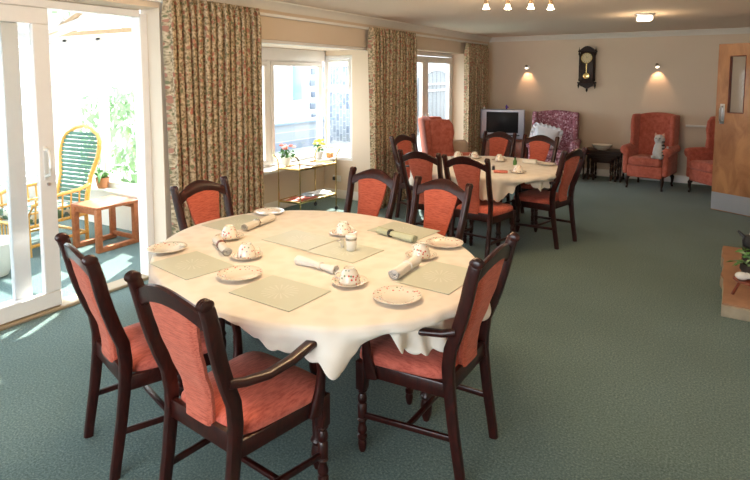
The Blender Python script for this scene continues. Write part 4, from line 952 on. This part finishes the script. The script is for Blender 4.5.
mb('tv_screen').box((0, -0.048, 0.295), (0.55, 0.012, 0.365), 0.005).build('screen', t)
b = mb('black_plastic')
b.box((0, -0.051, 0.07), (0.60, 0.003, 0.02), 0.001)
b.build('speaker_grille', t); mb('steel').box((0.0, -0.052, 0.045), (0.10, 0.006, 0.012), 0.002).build('button', t)
t = thing('ornament', 'small violet ornament on top of the television', 'ornament', (-3.26, 9.64, 1.142)); t.scale = (0.7, 0.7, 0.7); mb('violet_glass').lathe([(0.03, 0), (0.035, 0.004), (0.012, 0.02), (0.03, 0.045), (0.032, 0.065), (0.015, 0.08), (0.018, 0.1), (0.001, 0.115)], n=16).build('body', t); mb('violet_glass').ball((0.035, 0, 0.05), (0.02, 0.01, 0.02)).build('handle', t)
t = thing('ornament', 'tiny pinkish-white ornament at the left top of the television', 'ornament', (-3.64, 9.56, 1.142)); mb('white_ceramic').lathe([(0.02, 0), (0.022, 0.004), (0.018, 0.03), (0.001, 0.045)], n=14).build('body', t); mb('plush_pink').ball((0, 0, 0.05), 0.014, 10, 8).build('head', t)

# ------------------------------------------------------------------ wall clock
t = thing('wall_clock', 'dark wooden pendulum wall clock on the cream back wall', 'clock', (-2.05, YB, 1.47))
b = mb('dark_oak'); b.box((0, -0.07, 0.40), (0.22, 0.13, 0.52), 0.006); b.box((0, -0.075, 0.67), (0.29, 0.15, 0.025), 0.006); b.box((0, -0.075, 0.135), (0.29, 0.15, 0.025), 0.006)
b.prism([(-0.12, 0.68)] + [(-0.11 + 0.22 * k / 10, 0.70 + 0.06 * math.sin(PI * k / 10)) for k in range(11)] + [(0.12, 0.68)], -0.13, -0.02, 'y')
b.prism([(-0.13, 0.125), (-0.10, 0.08), (-0.05, 0.06), (0, 0.03), (0.05, 0.06), (0.10, 0.08), (0.13, 0.125)], -0.12, -0.02, 'y'); b.build('case', t)
for s in (-1, 1):
    b = mb('dark_oak'); b.lathe([(0.001, 0.60), (0.016, 0.62), (0.012, 0.65), (0.016, 0.68), (0.004, 0.72), (0.001, 0.75)], (s * 0.135, -0.09, 0), 12); b.lathe([(0.008, 0.16), (0.016, 0.18), (0.010, 0.22), (0.013, 0.4), (0.010, 0.58), (0.016, 0.62)], (s * 0.125, -0.09, 0), 12)
    b.lathe([(0.001, 0.03), (0.010, 0.06), (0.017, 0.09), (0.010, 0.12), (0.010, 0.135)], (s * 0.135, -0.09, 0), 12); b.build('column', t)
mb('dark_oak').lathe([(0.001, -0.03), (0.012, -0.01), (0.02, 0.01), (0.012, 0.03), (0.022, 0.045)], (0, -0.07, 0), 14).build('finial', t)
Mf = Matrix.Translation((0, -0.137, 0.555)) @ Euler((PI / 2, 0, 0)).to_matrix().to_4x4()
f = mb('clock_face').lathe([(0.085, 0), (0.085, 0.006), (0.001, 0.006)], n=32, M=Mf).build('dial', t); mb('brass').torus((0, 0, 0.006), 0.086, 0.006, 32, 8, M=Mf).build('bezel', f)
b = mb('clock_ink')
for k in range(12):
    a = k * PI / 6; b.box((0.068 * math.sin(a), 0.068 * math.cos(a), 0.0068), (0.005, 0.016, 0.001), M=Mf @ Matrix.Identity(4))
b.bar(Mf @ Vector((0, 0, 0.008)), Mf @ Vector((0.03, 0.025, 0.008)), 0.005, 0.002); b.bar(Mf @ Vector((0, 0, 0.009)), Mf @ Vector((-0.015, 0.058, 0.009)), 0.004, 0.002); b.build('hands', f)
b = mb('brass'); b.bar((0, -0.142, 0.46), (0, -0.142, 0.27), 0.014, 0.004); b.lathe([(0.05, 0), (0.05, 0.006), (0.03, 0.011), (0.001, 0.012)], n=28, M=Matrix.Translation((0, -0.138, 0.25)) @ Euler((PI / 2, 0, 0)).to_matrix().to_4x4()); b.build('pendulum', t)

# ------------------------------------------------------------------ lamps
def aim(d): return Vector(d).to_track_quat('-Z', 'Y').to_euler()
def lamp_light(name, kind, loc, e, col, size=0.03, d=None, angle=100, blend=0.8):
    l = bpy.data.lights.new(name, kind); l.energy = e; l.color = col; l.shadow_soft_size = size
    if kind == 'SPOT': l.spot_size = math.radians(angle); l.spot_blend = blend
    o = bpy.data.objects.new(name, l); COL.objects.link(o); o.location = loc
    if d is not None: o.rotation_euler = aim(d)
    return o
WARM = (1.0, 0.72, 0.42)
for (x, lab) in ((-3.10, 'small wall spotlight left of the pendulum clock'), (-0.97, 'small wall spotlight above the salmon armchairs')):
    t = thing('wall_spotlight', lab, 'wall light', (x, YB, 1.88), 0, 'wall spotlights')
    mb('steel').lathe([(0.035, 0), (0.033, 0.015), (0.01, 0.02)], n=18, M=Euler((PI / 2, 0, 0)).to_matrix().to_4x4()).tube([(0, -0.015, 0), (0.02, -0.06, 0.02)], 0.007).build('mount', t)
    Ms = Matrix.Translation((0.0, -0.085, 0.005)) @ Euler((math.radians(-35), math.radians(-15), 0)).to_matrix().to_4x4()
    mb('chrome_dark').lathe([(0.012, 0.045), (0.024, 0.03), (0.032, -0.03), (0.030, -0.03), (0.02, 0.02)], n=18, M=Ms).build('lamp_shade', t); mb('bulb_glass').ball((0, 0, -0.024), (0.027, 0.027, 0.014), 14, 8, M=Ms).build('bulb', t)
    lamp_light('wall_spot_light', 'SPOT', (x, YB - 0.10, 1.83), 4.5, (1.0, 0.58, 0.32), 0.02, (0.05, 0.55, -1), 80, 0.6)
def spot_bar(loc, rz, label, e):
    t = thing('ceiling_spotlight_bar', label, 'ceiling light', loc, rz, 'ceiling spotlight bars')
    b = mb('chrome_dark'); b.tube([(-0.34 + 0.62 * k / 14, 0.03 * math.sin(k * 0.55), -0.03) for k in range(15)], 0.011, 8); b.lathe([(0.06, 0), (0.058, -0.02), (0.015, -0.03)], n=24); b.build('bar', t)
    for k in range(4):
        x = -0.31 + k * 0.19; y = 0.03 * math.sin((x + 0.34) / 0.62 * 14 * 0.55)
        mb('chrome_dark').tube([(x, y, -0.03), (x, y, -0.07)], 0.006, 8).lathe([(0.008, -0.06), (0.017, -0.068), (0.019, -0.10), (0.02, -0.104)], (x, y, 0), 14).build('lamp_holder', t)
        mb('bulb_glass').lathe([(0.018, -0.103), (0.02, -0.115), (0.022, -0.125), (0.033, -0.145), (0.030, -0.147), (0.001, -0.135)], (x, y, 0), 16).build('lamp_shade', t)
        P = Matrix.Translation(loc) @ Matrix.Rotation(rz, 4, 'Z') @ Vector((x, y, -0.16))
        lamp_light('ceiling_spot_light', 'POINT', P, e, WARM, 0.05)
spot_bar((-1.555, 4.95, H), math.radians(32), 'bronze bar of four ceiling spotlights above the room', 8)
spot_bar((-1.75, 2.30, H), math.radians(32), 'second bronze spotlight bar on the ceiling over the near table', 17)
t = thing('flush_ceiling_light', 'square flush ceiling light with white glass', 'ceiling light', (-0.86, 7.42, H), 0.2)
mb('steel').box((0, 0, -0.01), (0.20, 0.20, 0.02), 0.005).build('mount', t); mb('lamp_glass').box((0, 0, -0.05), (0.17, 0.17, 0.06), 0.02, 3).build('lamp_shade', t)
lamp_light('flush_light', 'POINT', (-0.86, 7.42, H - 0.14), 8, WARM, 0.08)

# ------------------------------------------------------------------ wooden door at right
t = bpy.data.objects.new('door_3', None); COL.objects.link(t); t['kind'] = 'structure'
A, D = Vector((-0.095, 8.395)), Vector((0.415, -0.238)); D.normalize(); WD = 0.86
t.location = (A.x, A.y, 0.012); t.rotation_euler = (0, 0, math.atan2(D.y, D.x))
b = mb('veneer'); HT = 2.10; wx0, wx1, wz0, wz1 = 0.15, 0.33, 1.25, 1.945
for (x0, x1, z0, z1) in ((0, wx0, 0, HT), (wx1, WD, 0, HT), (wx0, wx1, 0, wz0), (wx0, wx1, wz1, HT)): b.box(((x0 + x1) / 2, 0, (z0 + z1) / 2), (x1 - x0, 0.044, z1 - z0))
b.build('door_leaf', t)
b = mb('cabinet_wood'); frame_bars(b, Matrix.Identity(4), wx0 - 0.008, wx1 + 0.008, wz0 - 0.008, wz1 + 0.008, 0.012, 0.056); b.build('vision_panel_bead', t)
glass('pane', Matrix.Identity(4), wx0, wx1, wz0, wz1, t)
mb('kick_steel').box((WD / 2, -0.0235, 0.12), (WD - 0.004, 0.003, 0.22)).build('kick_plate', t)
b = mb('steel'); b.box((0.085, -0.026, 1.23), (0.055, 0.008, 0.25), 0.003); b.tube([(0.085, -0.03, 1.14), (0.085, -0.065, 1.145), (0.085, -0.07, 1.16), (0.085, -0.07, 1.30), (0.085, -0.065, 1.315), (0.085, -0.03, 1.32)], 0.013, 8); b.build('door_handle', t)
for c in t.children: c['kind'] = 'structure'

# ------------------------------------------------------------------ stone hearth and what stands on it
t = thing('hearth', 'raised brown stone fireplace hearth at the right edge', 'hearth', (0, 0, 0))
b = mb('hearth_edge')
rnd = random.Random(5); ed = [(0.035 + rnd.uniform(-.012, .012), 4.62 + 1.62 * k / 14) for k in range(15)]
b.prism(ed + [(0.645, 6.24), (0.645, 4.60)], 0, 0.085, 'z', 0.008, 2); b.build('slab_edge', t)
b = mb('hearth_stone'); b.prism([(x + 0.004, y + 0.01) for x, y in ed] + [(0.645, 6.24), (0.645, 4.62)], 0.085, 0.10, 'z', 0.004, 2); b.build('slab', t)
t = thing('plant_stool', 'small reddish wooden stool on the stone hearth', 'stool', (0.235, 4.86, 0.102), 0.3); t.scale = (1, 1, 0.62)
mb('cabinet_wood').lathe([(0.13, 0.19), (0.135, 0.20), (0.13, 0.212)], n=24).build('seat', t)
for k in range(3):
    a = 2 * PI * k / 3 + 2.9; mb('cabinet_wood').tube([(0.08 * math.cos(a), 0.08 * math.sin(a), 0.195), (0.13 * math.cos(a), 0.13 * math.sin(a), 0.0)], 0.011, 8).build('leg', t)
t = thing('plant_basket', 'dark round basket of greenery on the little stool', 'basket', (0.265, 4.90, 0.236))
mb('basket_dark').lathe([(0.07, 0), (0.09, 0.01), (0.125, 0.06), (0.12, 0.10), (0.11, 0.10), (0.10, 0.06)], n=24).build('basket', t)
b = mb('leaf_green'); rnd = random.Random(9)
for k in range(70):
    a = rnd.uniform(0, 2 * PI); q = rnd.uniform(0.05, 0.20); z = 0.09 + rnd.uniform(0, 0.11); b.use('leaf_pale' if k % 4 == 0 else 'leaf_green')
    M = Matrix.Translation((q * math.cos(a), q * math.sin(a), z)) @ Euler((rnd.uniform(-.7, .7), rnd.uniform(-.7, .7), a)).to_matrix().to_4x4(); b._add([(-0.035, 0, 0), (0, -0.014, 0.005), (0.035, 0, -0.01), (0, 0.014, 0.005)], [(0, 1, 2, 3)], M)
b.build('foliage', t, recalc=False)
b = mb('white_ceramic'); b.ball((0, 0, 0.03), (0.045, 0.03, 0.03)); b.ball((0.04, 0.01, 0.035), (0.03, 0.025, 0.025)); b.build('shells').location = (0.155, 4.80, 0.235); o = bpy.data.objects['shells']; o.name = 'pebble_ornament'; tag(o, 'cream pebble ornament on the little stool by the hearth', 'ornament')
b = mb('dark_oak').box((0.32, 5.35, 0.225), (0.3, 0.3, 0.245), 0.01); tag(b.build('hearth_chest'), 'wooden box behind the greenery on the stone hearth', 'box')
t = thing('kettle', 'round black kettle with a pale lid near the hearth', 'kettle', (0.238, 5.30, 0.350))
mb('black_plastic').lathe([(0.05, 0), (0.075, 0.02), (0.08, 0.06), (0.06, 0.10), (0.03, 0.11)], n=20).build('body', t); mb('white_ceramic').lathe([(0.035, 0.108), (0.03, 0.125), (0.008, 0.13), (0.012, 0.15), (0.001, 0.155)], n=16).build('lid', t)
mb('black_plastic').tube([(-0.06, 0, 0.08), (-0.10, 0, 0.12), (-0.11, 0, 0.13)], [0.016, 0.01, 0.008], 8).build('spout', t)

# ------------------------------------------------------------------ tea trolley in the bay
t = thing('tea_trolley', 'brass-framed tea trolley with two tray shelves by the bay window', 'trolley', (0, 0, 0))
TC = [(-4.57, 5.16), (-4.27, 5.20), (-4.21, 5.85), (-4.57, 5.88)]
for k, (x, y) in enumerate(TC):
    mb('brass').tube([(x, y, 0.055), (x, y, 0.66)], 0.009, 8).build('leg', t)
    mb('black_plastic').lathe([(0.022, -0.01), (0.026, 0), (0.022, 0.01)], n=16, M=Matrix.Translation((x, y, 0.026)) @ Euler((0, PI / 2, 0)).to_matrix().to_4x4()).tube([(x, y, 0.026), (x, y, 0.06)], 0.007).build('castor', t)
b = mb('brass')
for (i, j, sg) in ((0, 1, -1), (3, 2, 1)):
    for q in (i, j):
        x, y = TC[q]; b.tube([(x, y, 0.65), (x, y + sg * 0.01, 0.70), (x, y + sg * 0.045, 0.745), (x, y + sg * 0.09, 0.775)], 0.008, 8)
    (x0, y0), (x1, y1) = TC[i], TC[j]
    if sg == 1: b.tube([(x0, y0 + .09, 0.775), (x0 + .05, y0 + .10, 0.785), (x1 - .05, y1 + .10, 0.785), (x1, y1 + .09, 0.775)], 0.008, 8)
b.build('handle', t)
for z, m in ((0.60, 'tray_wood'), (0.20, 'magazine_white')):
    cx, cy = sum(p[0] for p in TC) / 4, sum(p[1] for p in TC) / 4
    sh = mb(m).prism([(x + (cx - x) * 0.02, y + (cy - y) * 0.02) for x, y in TC], z - 0.006, z + 0.002, 'z').build('tray', t)
    b = mb('brass')
    for (x0, y0), (x1, y1) in zip(TC, TC[1:] + TC[:1]): b.bar((x0, y0, z), (x1, y1, z), 0.012, 0.028, 0.004)
    b.build('rim', sh)
mags = [(-4.42, 5.32, .3, 'magazine_red', 'red-covered magazine at the near end of the trolley shelf'), (-4.38, 5.42, -.2, 'magazine_red', 'second reddish magazine on the lower trolley shelf'), (-4.42, 5.58, .1, 'magazine_blue', 'pale blue magazine in the middle of the lower trolley shelf'), (-4.37, 5.70, -.1, 'magazine_white', 'white magazine at the far end of the lower trolley shelf')]
for k, (x, y, r, m, lab) in enumerate(mags):
    b = mb(m).box((0, 0, 0.004), (0.20, 0.26, 0.008), 0.002, 1); o = b.build('magazine'); o.location = (x, y, 0.206 + 0.009 * k); o.rotation_euler = (0, 0, r); tag(o, lab, 'magazine', 'magazines on the trolley')
tag(mb('white_ceramic').box((-4.42, 5.62, 0.610), (0.26, 0.18, 0.01), 0.004).build('tray'), 'small pale tray on the top of the trolley', 'tray')
def flowers(loc, pot, fm, lab, n, r, seed, potmat='white_ceramic', z0=0.13, leafn=40):
    t = thing('potted_flowers', lab, 'plant', loc)
    mb(potmat).lathe([(0.045, 0), (0.05, 0.004), (0.065, 0.10), (0.07, 0.105), (0.06, 0.105), (0.05, 0.09), (0.001, 0.09)], n=20).build('pot', t)
    rnd = random.Random(seed); b = mb('leaf_green')
    for k in range(leafn):
        a = rnd.uniform(0, 2 * PI); q = rnd.uniform(0.0, r); z = z0 + rnd.uniform(-0.03, 0.07)
        M = Matrix.Translation((q * math.cos(a), q * math.sin(a), z)) @ Euler((rnd.uniform(-.9, .9), rnd.uniform(-.9, .9), a)).to_matrix().to_4x4(); b._add([(-0.04, 0, 0), (0, -0.02, 0.006), (0.04, 0, -0.012), (0, 0.02, 0.006)], [(0, 1, 2, 3)], M)
    for k in range(8): a = k * PI / 4; b.tube([(0, 0, 0.08), (r * .5 * math.cos(a), r * .5 * math.sin(a), z0 + .06)], 0.003, 5)
    b.build('foliage', t, recalc=False)
    for k in range(n):
        a = rnd.uniform(0, 2 * PI); q = r * math.sqrt(rnd.random()); z = z0 + 0.07 + rnd.uniform(0, 0.06); m = fm[k % len(fm)]; b = mb(m)
        c = Vector((q * math.cos(a), q * math.sin(a), z))
        for j in range(6):
            aa = j * PI / 3; b.ball(c + Vector((0.016 * math.cos(aa), 0.016 * math.sin(aa), 0.0)), (0.014, 0.014, 0.012), 8, 6)
        b.ball(c + Vector((0, 0, 0.008)), 0.013, 8, 6); b.build('flower', t)
    return t
flowers((-4.735, 5.50, 0.58), None, ['pink_flower', 'pale_pink_flower', 'pink_flower'], 'pot of pink and red flowers on the bay window sill', 11, 0.11, 2)
flowers((-4.735, 6.18, 0.58), None, ['yellow_flower'], 'yellow flowers in a white pot on the sill behind the trolley', 7, 0.07, 5, leafn=14)
tag(mb('amber_box').box((-4.69, 6.38, 0.615), (0.07, 0.09, 0.07), 0.006).build('tea_box'), 'little orange-brown box at the right end of the window sill', 'box')
t = thing('wall_socket', 'dark plug in a socket low on the bay wall', 'socket', (-4.62, BY1, 0.28)); mb('gloss_white').box((0, -0.008, 0), (0.14, 0.016, 0.085), 0.004).build('plate', t); mb('black_plastic').box((-0.02, -0.035, 0), (0.05, 0.045, 0.05), 0.01).build('plug', t)

# ------------------------------------------------------------------ in the conservatory
t = thing('coffee_table', 'orange-brown wooden cube side table in the conservatory', 'table', (-5.29, 3.36, 0), math.radians(2))
mb('teak').box((0, 0, 0.435), (0.42, 0.46, 0.03), 0.004).build('tabletop', t)
for s in (-1, 1):
    b = mb('teak')
    for sx in (-1, 1): b.box((s * 0.182, sx * 0.205, 0.225), (0.05, 0.05, 0.39), 0.004)
    b.box((s * 0.182, 0, 0.024), (0.05, 0.46, 0.045), 0.004); b.build('leg_frame', t)
for s in (-1, 1): mb('teak').box((0, s * 0.205, 0.395), (0.32, 0.03, 0.05), 0.003).build('rail', t)
mb('teak').box((0, 0.2, 0.06), (0.32, 0.03, 0.045), 0.003).build('rail', t)
def cane_chair(loc, rz, label):
    t = thing('cane_armchair', label, 'armchair', loc, rz)
    # local: faces -y, seat centre at origin
    def loop(z): # half width of back
        P = [(0.30, 0.27), (0.5, 0.24), (0.7, 0.25), (0.9, 0.31), (1.05, 0.32), (1.15, 0.26), (1.22, 0.12)]
        for (a, w0), (c, w1) in zip(P, P[1:]):
            if z <= c: return w0 + (w1 - w0) * (z - a) / (c - a)
        return 0
    yb = lambda z: 0.28 + (z - 0.3) * 0.22
    zs = [0.30, 0.4, 0.5, 0.6, 0.7, 0.8, 0.9, 1.0, 1.08, 1.15, 1.2, 1.22]
    L = [(-loop(z), yb(z), z) for z in zs] + [(0, yb(1.24), 1.24)] + [(loop(z), yb(z), z) for z in zs[::-1]]
    b = mb('cane').tube(L, 0.024, 8, upv=(0, 1, 0)); b.tube([(-0.27, 0.28, 0), (-0.27, 0.28, 0.32)], 0.02).tube([(0.27, 0.28, 0), (0.27, 0.28, 0.32)], 0.02)
    b.build('back_frame', t)
    b = mb('stripe_green')
    for k in range(19): z = 0.34 + k * 0.045; w = loop(z) - 0.02; b.box((0, yb(z), z), (2 * w, 0.014, 0.036), 0.003)
    b.build('back_panel', t)
    b = mb('plaid_cushion').box((0, -0.02, 0.37), (0.56, 0.56, 0.12), 0.04, 3); b.build('seat_cushion', t)
    for s in (-1, 1):
        b = mb('cane').tube([(s * 0.28, 0.32, 0.62), (s * 0.36, 0.15, 0.60), (s * 0.37, -0.15, 0.58), (s * 0.35, -0.32, 0.52), (s * 0.32, -0.36, 0.40), (s * 0.30, -0.34, 0.0)], 0.02, 8)
        for q in range(7): y = -0.30 + q * 0.09; b.tube([(s * 0.34, y, 0.30), (s * 0.365, y, 0.58)], 0.009, 6)
        b.tube([(s * 0.33, -0.33, 0.44), (s * 0.33, 0.3, 0.44)], 0.012); b.build('armrest', t)
    b = mb('cane')
    for z in (0.30, 0.10):
        for (p, q) in (((-0.30, -0.33), (0.30, -0.33)), ((-0.30, -0.33), (-0.27, 0.28)), ((0.30, -0.33), (0.27, 0.28)), ((-0.27, 0.28), (0.27, 0.28))): b.tube([(*p, z), (*q, z)], 0.017, 8)
    for k in range(11): x = -0.27 + k * 0.054; b.tube([(x, -0.33, 0.10), (x, -0.33, 0.30)], 0.008, 6)
    b.build('frame', t); t.scale = (0.97, 1, 0.95)
cane_chair((-5.85, 3.05, 0), math.radians(5), 'yellow cane armchair with green striped back in the conservatory')
cane_chair((-5.95, 1.95, 0), math.radians(200), 'yellow cane armchair behind the sliding door glass')
t = thing('white_stool', 'round white plastic planter behind the door glass', 'planter', (-5.28, 2.30, 0))
mb('white_ceramic').lathe([(0.09, 0), (0.12, 0.01), (0.17, 0.14), (0.19, 0.22), (0.19, 0.30), (0.18, 0.31), (0.165, 0.29), (0.15, 0.2), (0.001, 0.18)], n=28).build('bowl', t)
mb('terracotta').lathe([(0.15, 0.24), (0.001, 0.245)], n=20).build('soil', t)
t = thing('potted_orchid', 'potted orchid with pale pink blooms on the conservatory sill', 'plant', (-5.98, 3.78, 0.448))
mb('terracotta').lathe([(0.05, 0), (0.055, 0.01), (0.075, 0.11), (0.08, 0.12), (0.065, 0.12), (0.05, 0.10), (0.001, 0.10)], n=18).build('pot', t)
b = mb('leaf_green')
for k in range(9):
    a = k * 2 * PI / 9; b.sweep([(0.02 * math.cos(a), 0.02 * math.sin(a), 0.10), (0.10 * math.cos(a), 0.10 * math.sin(a), 0.19), (0.20 * math.cos(a), 0.20 * math.sin(a), 0.17), (0.27 * math.cos(a), 0.27 * math.sin(a), 0.10)], [rr(0.03, 0.004), rr(0.05, 0.004), rr(0.04, 0.004), rr(0.008, 0.003)], upv=(-math.sin(a), math.cos(a), 0))
b.build('leaves', t)
b = mb('leaf_green').tube([(0, 0, 0.1), (-0.04, -0.02, 0.3), (-0.10, -0.03, 0.42), (-0.18, -0.03, 0.46)], 0.005, 6); b.build('stem', t)
for k in range(6):
    b = mb('pale_pink_flower'); c = Vector((-0.03 - 0.03 * k, -0.03, 0.30 + 0.07 * math.sin(k * 0.5)))
    for j in range(5): a = j * 2 * PI / 5; b.ball(c + Vector((0.026 * math.cos(a), 0, 0.026 * math.sin(a))), (0.02, 0.006, 0.02), 8, 6)
    b.build('flower', t)
def hang(loc, lab, seed, pot):
    t = thing('hanging_plant', lab, 'plant', loc); mb(pot).lathe([(0.06, -0.02), (0.09, 0), (0.13, 0.12), (0.135, 0.13), (0.12, 0.13), (0.001, 0.11)], n=20).build('pot', t)
    b = mb('leaf_pale'); rnd = random.Random(seed)
    for k in range(140):
        a = rnd.uniform(0, 2 * PI); q = rnd.uniform(0.02, 0.26); z = 0.12 + rnd.uniform(-0.16, 0.16) * (q / 0.2) + .05; b.use('leaf_green' if k % 3 == 0 else 'leaf_pale')
        M = Matrix.Translation((q * math.cos(a), q * math.sin(a), z)) @ Euler((rnd.uniform(-.8, .8), rnd.uniform(-.8, .8), a)).to_matrix().to_4x4(); b._add([(-0.05, 0, 0), (0, -0.02, 0.01), (0.05, 0, -0.02), (0, 0.02, 0.01)], [(0, 1, 2, 3)], M)
    b.build('foliage', t, recalc=False); return t
t = hang((-5.55, 4.35, 0.42), 'leafy plant in a blue pot outside the conservatory window', 1, 'blue_pot')
t2 = thing('plant_stand', 'plain white stand under the blue outdoor plant pot', 'stand', (-5.55, 4.35, -0.12)); mb('exterior_white').box((0, 0, 0.5), (0.3, 0.3, 0.03), 0.005).build('top', t2)
for sx in (-1, 1):
    for sy in (-1, 1): mb('exterior_white').box((sx * 0.12, sy * 0.12, 0.245), (0.03, 0.03, 0.49), 0.004).build('leg', t2)
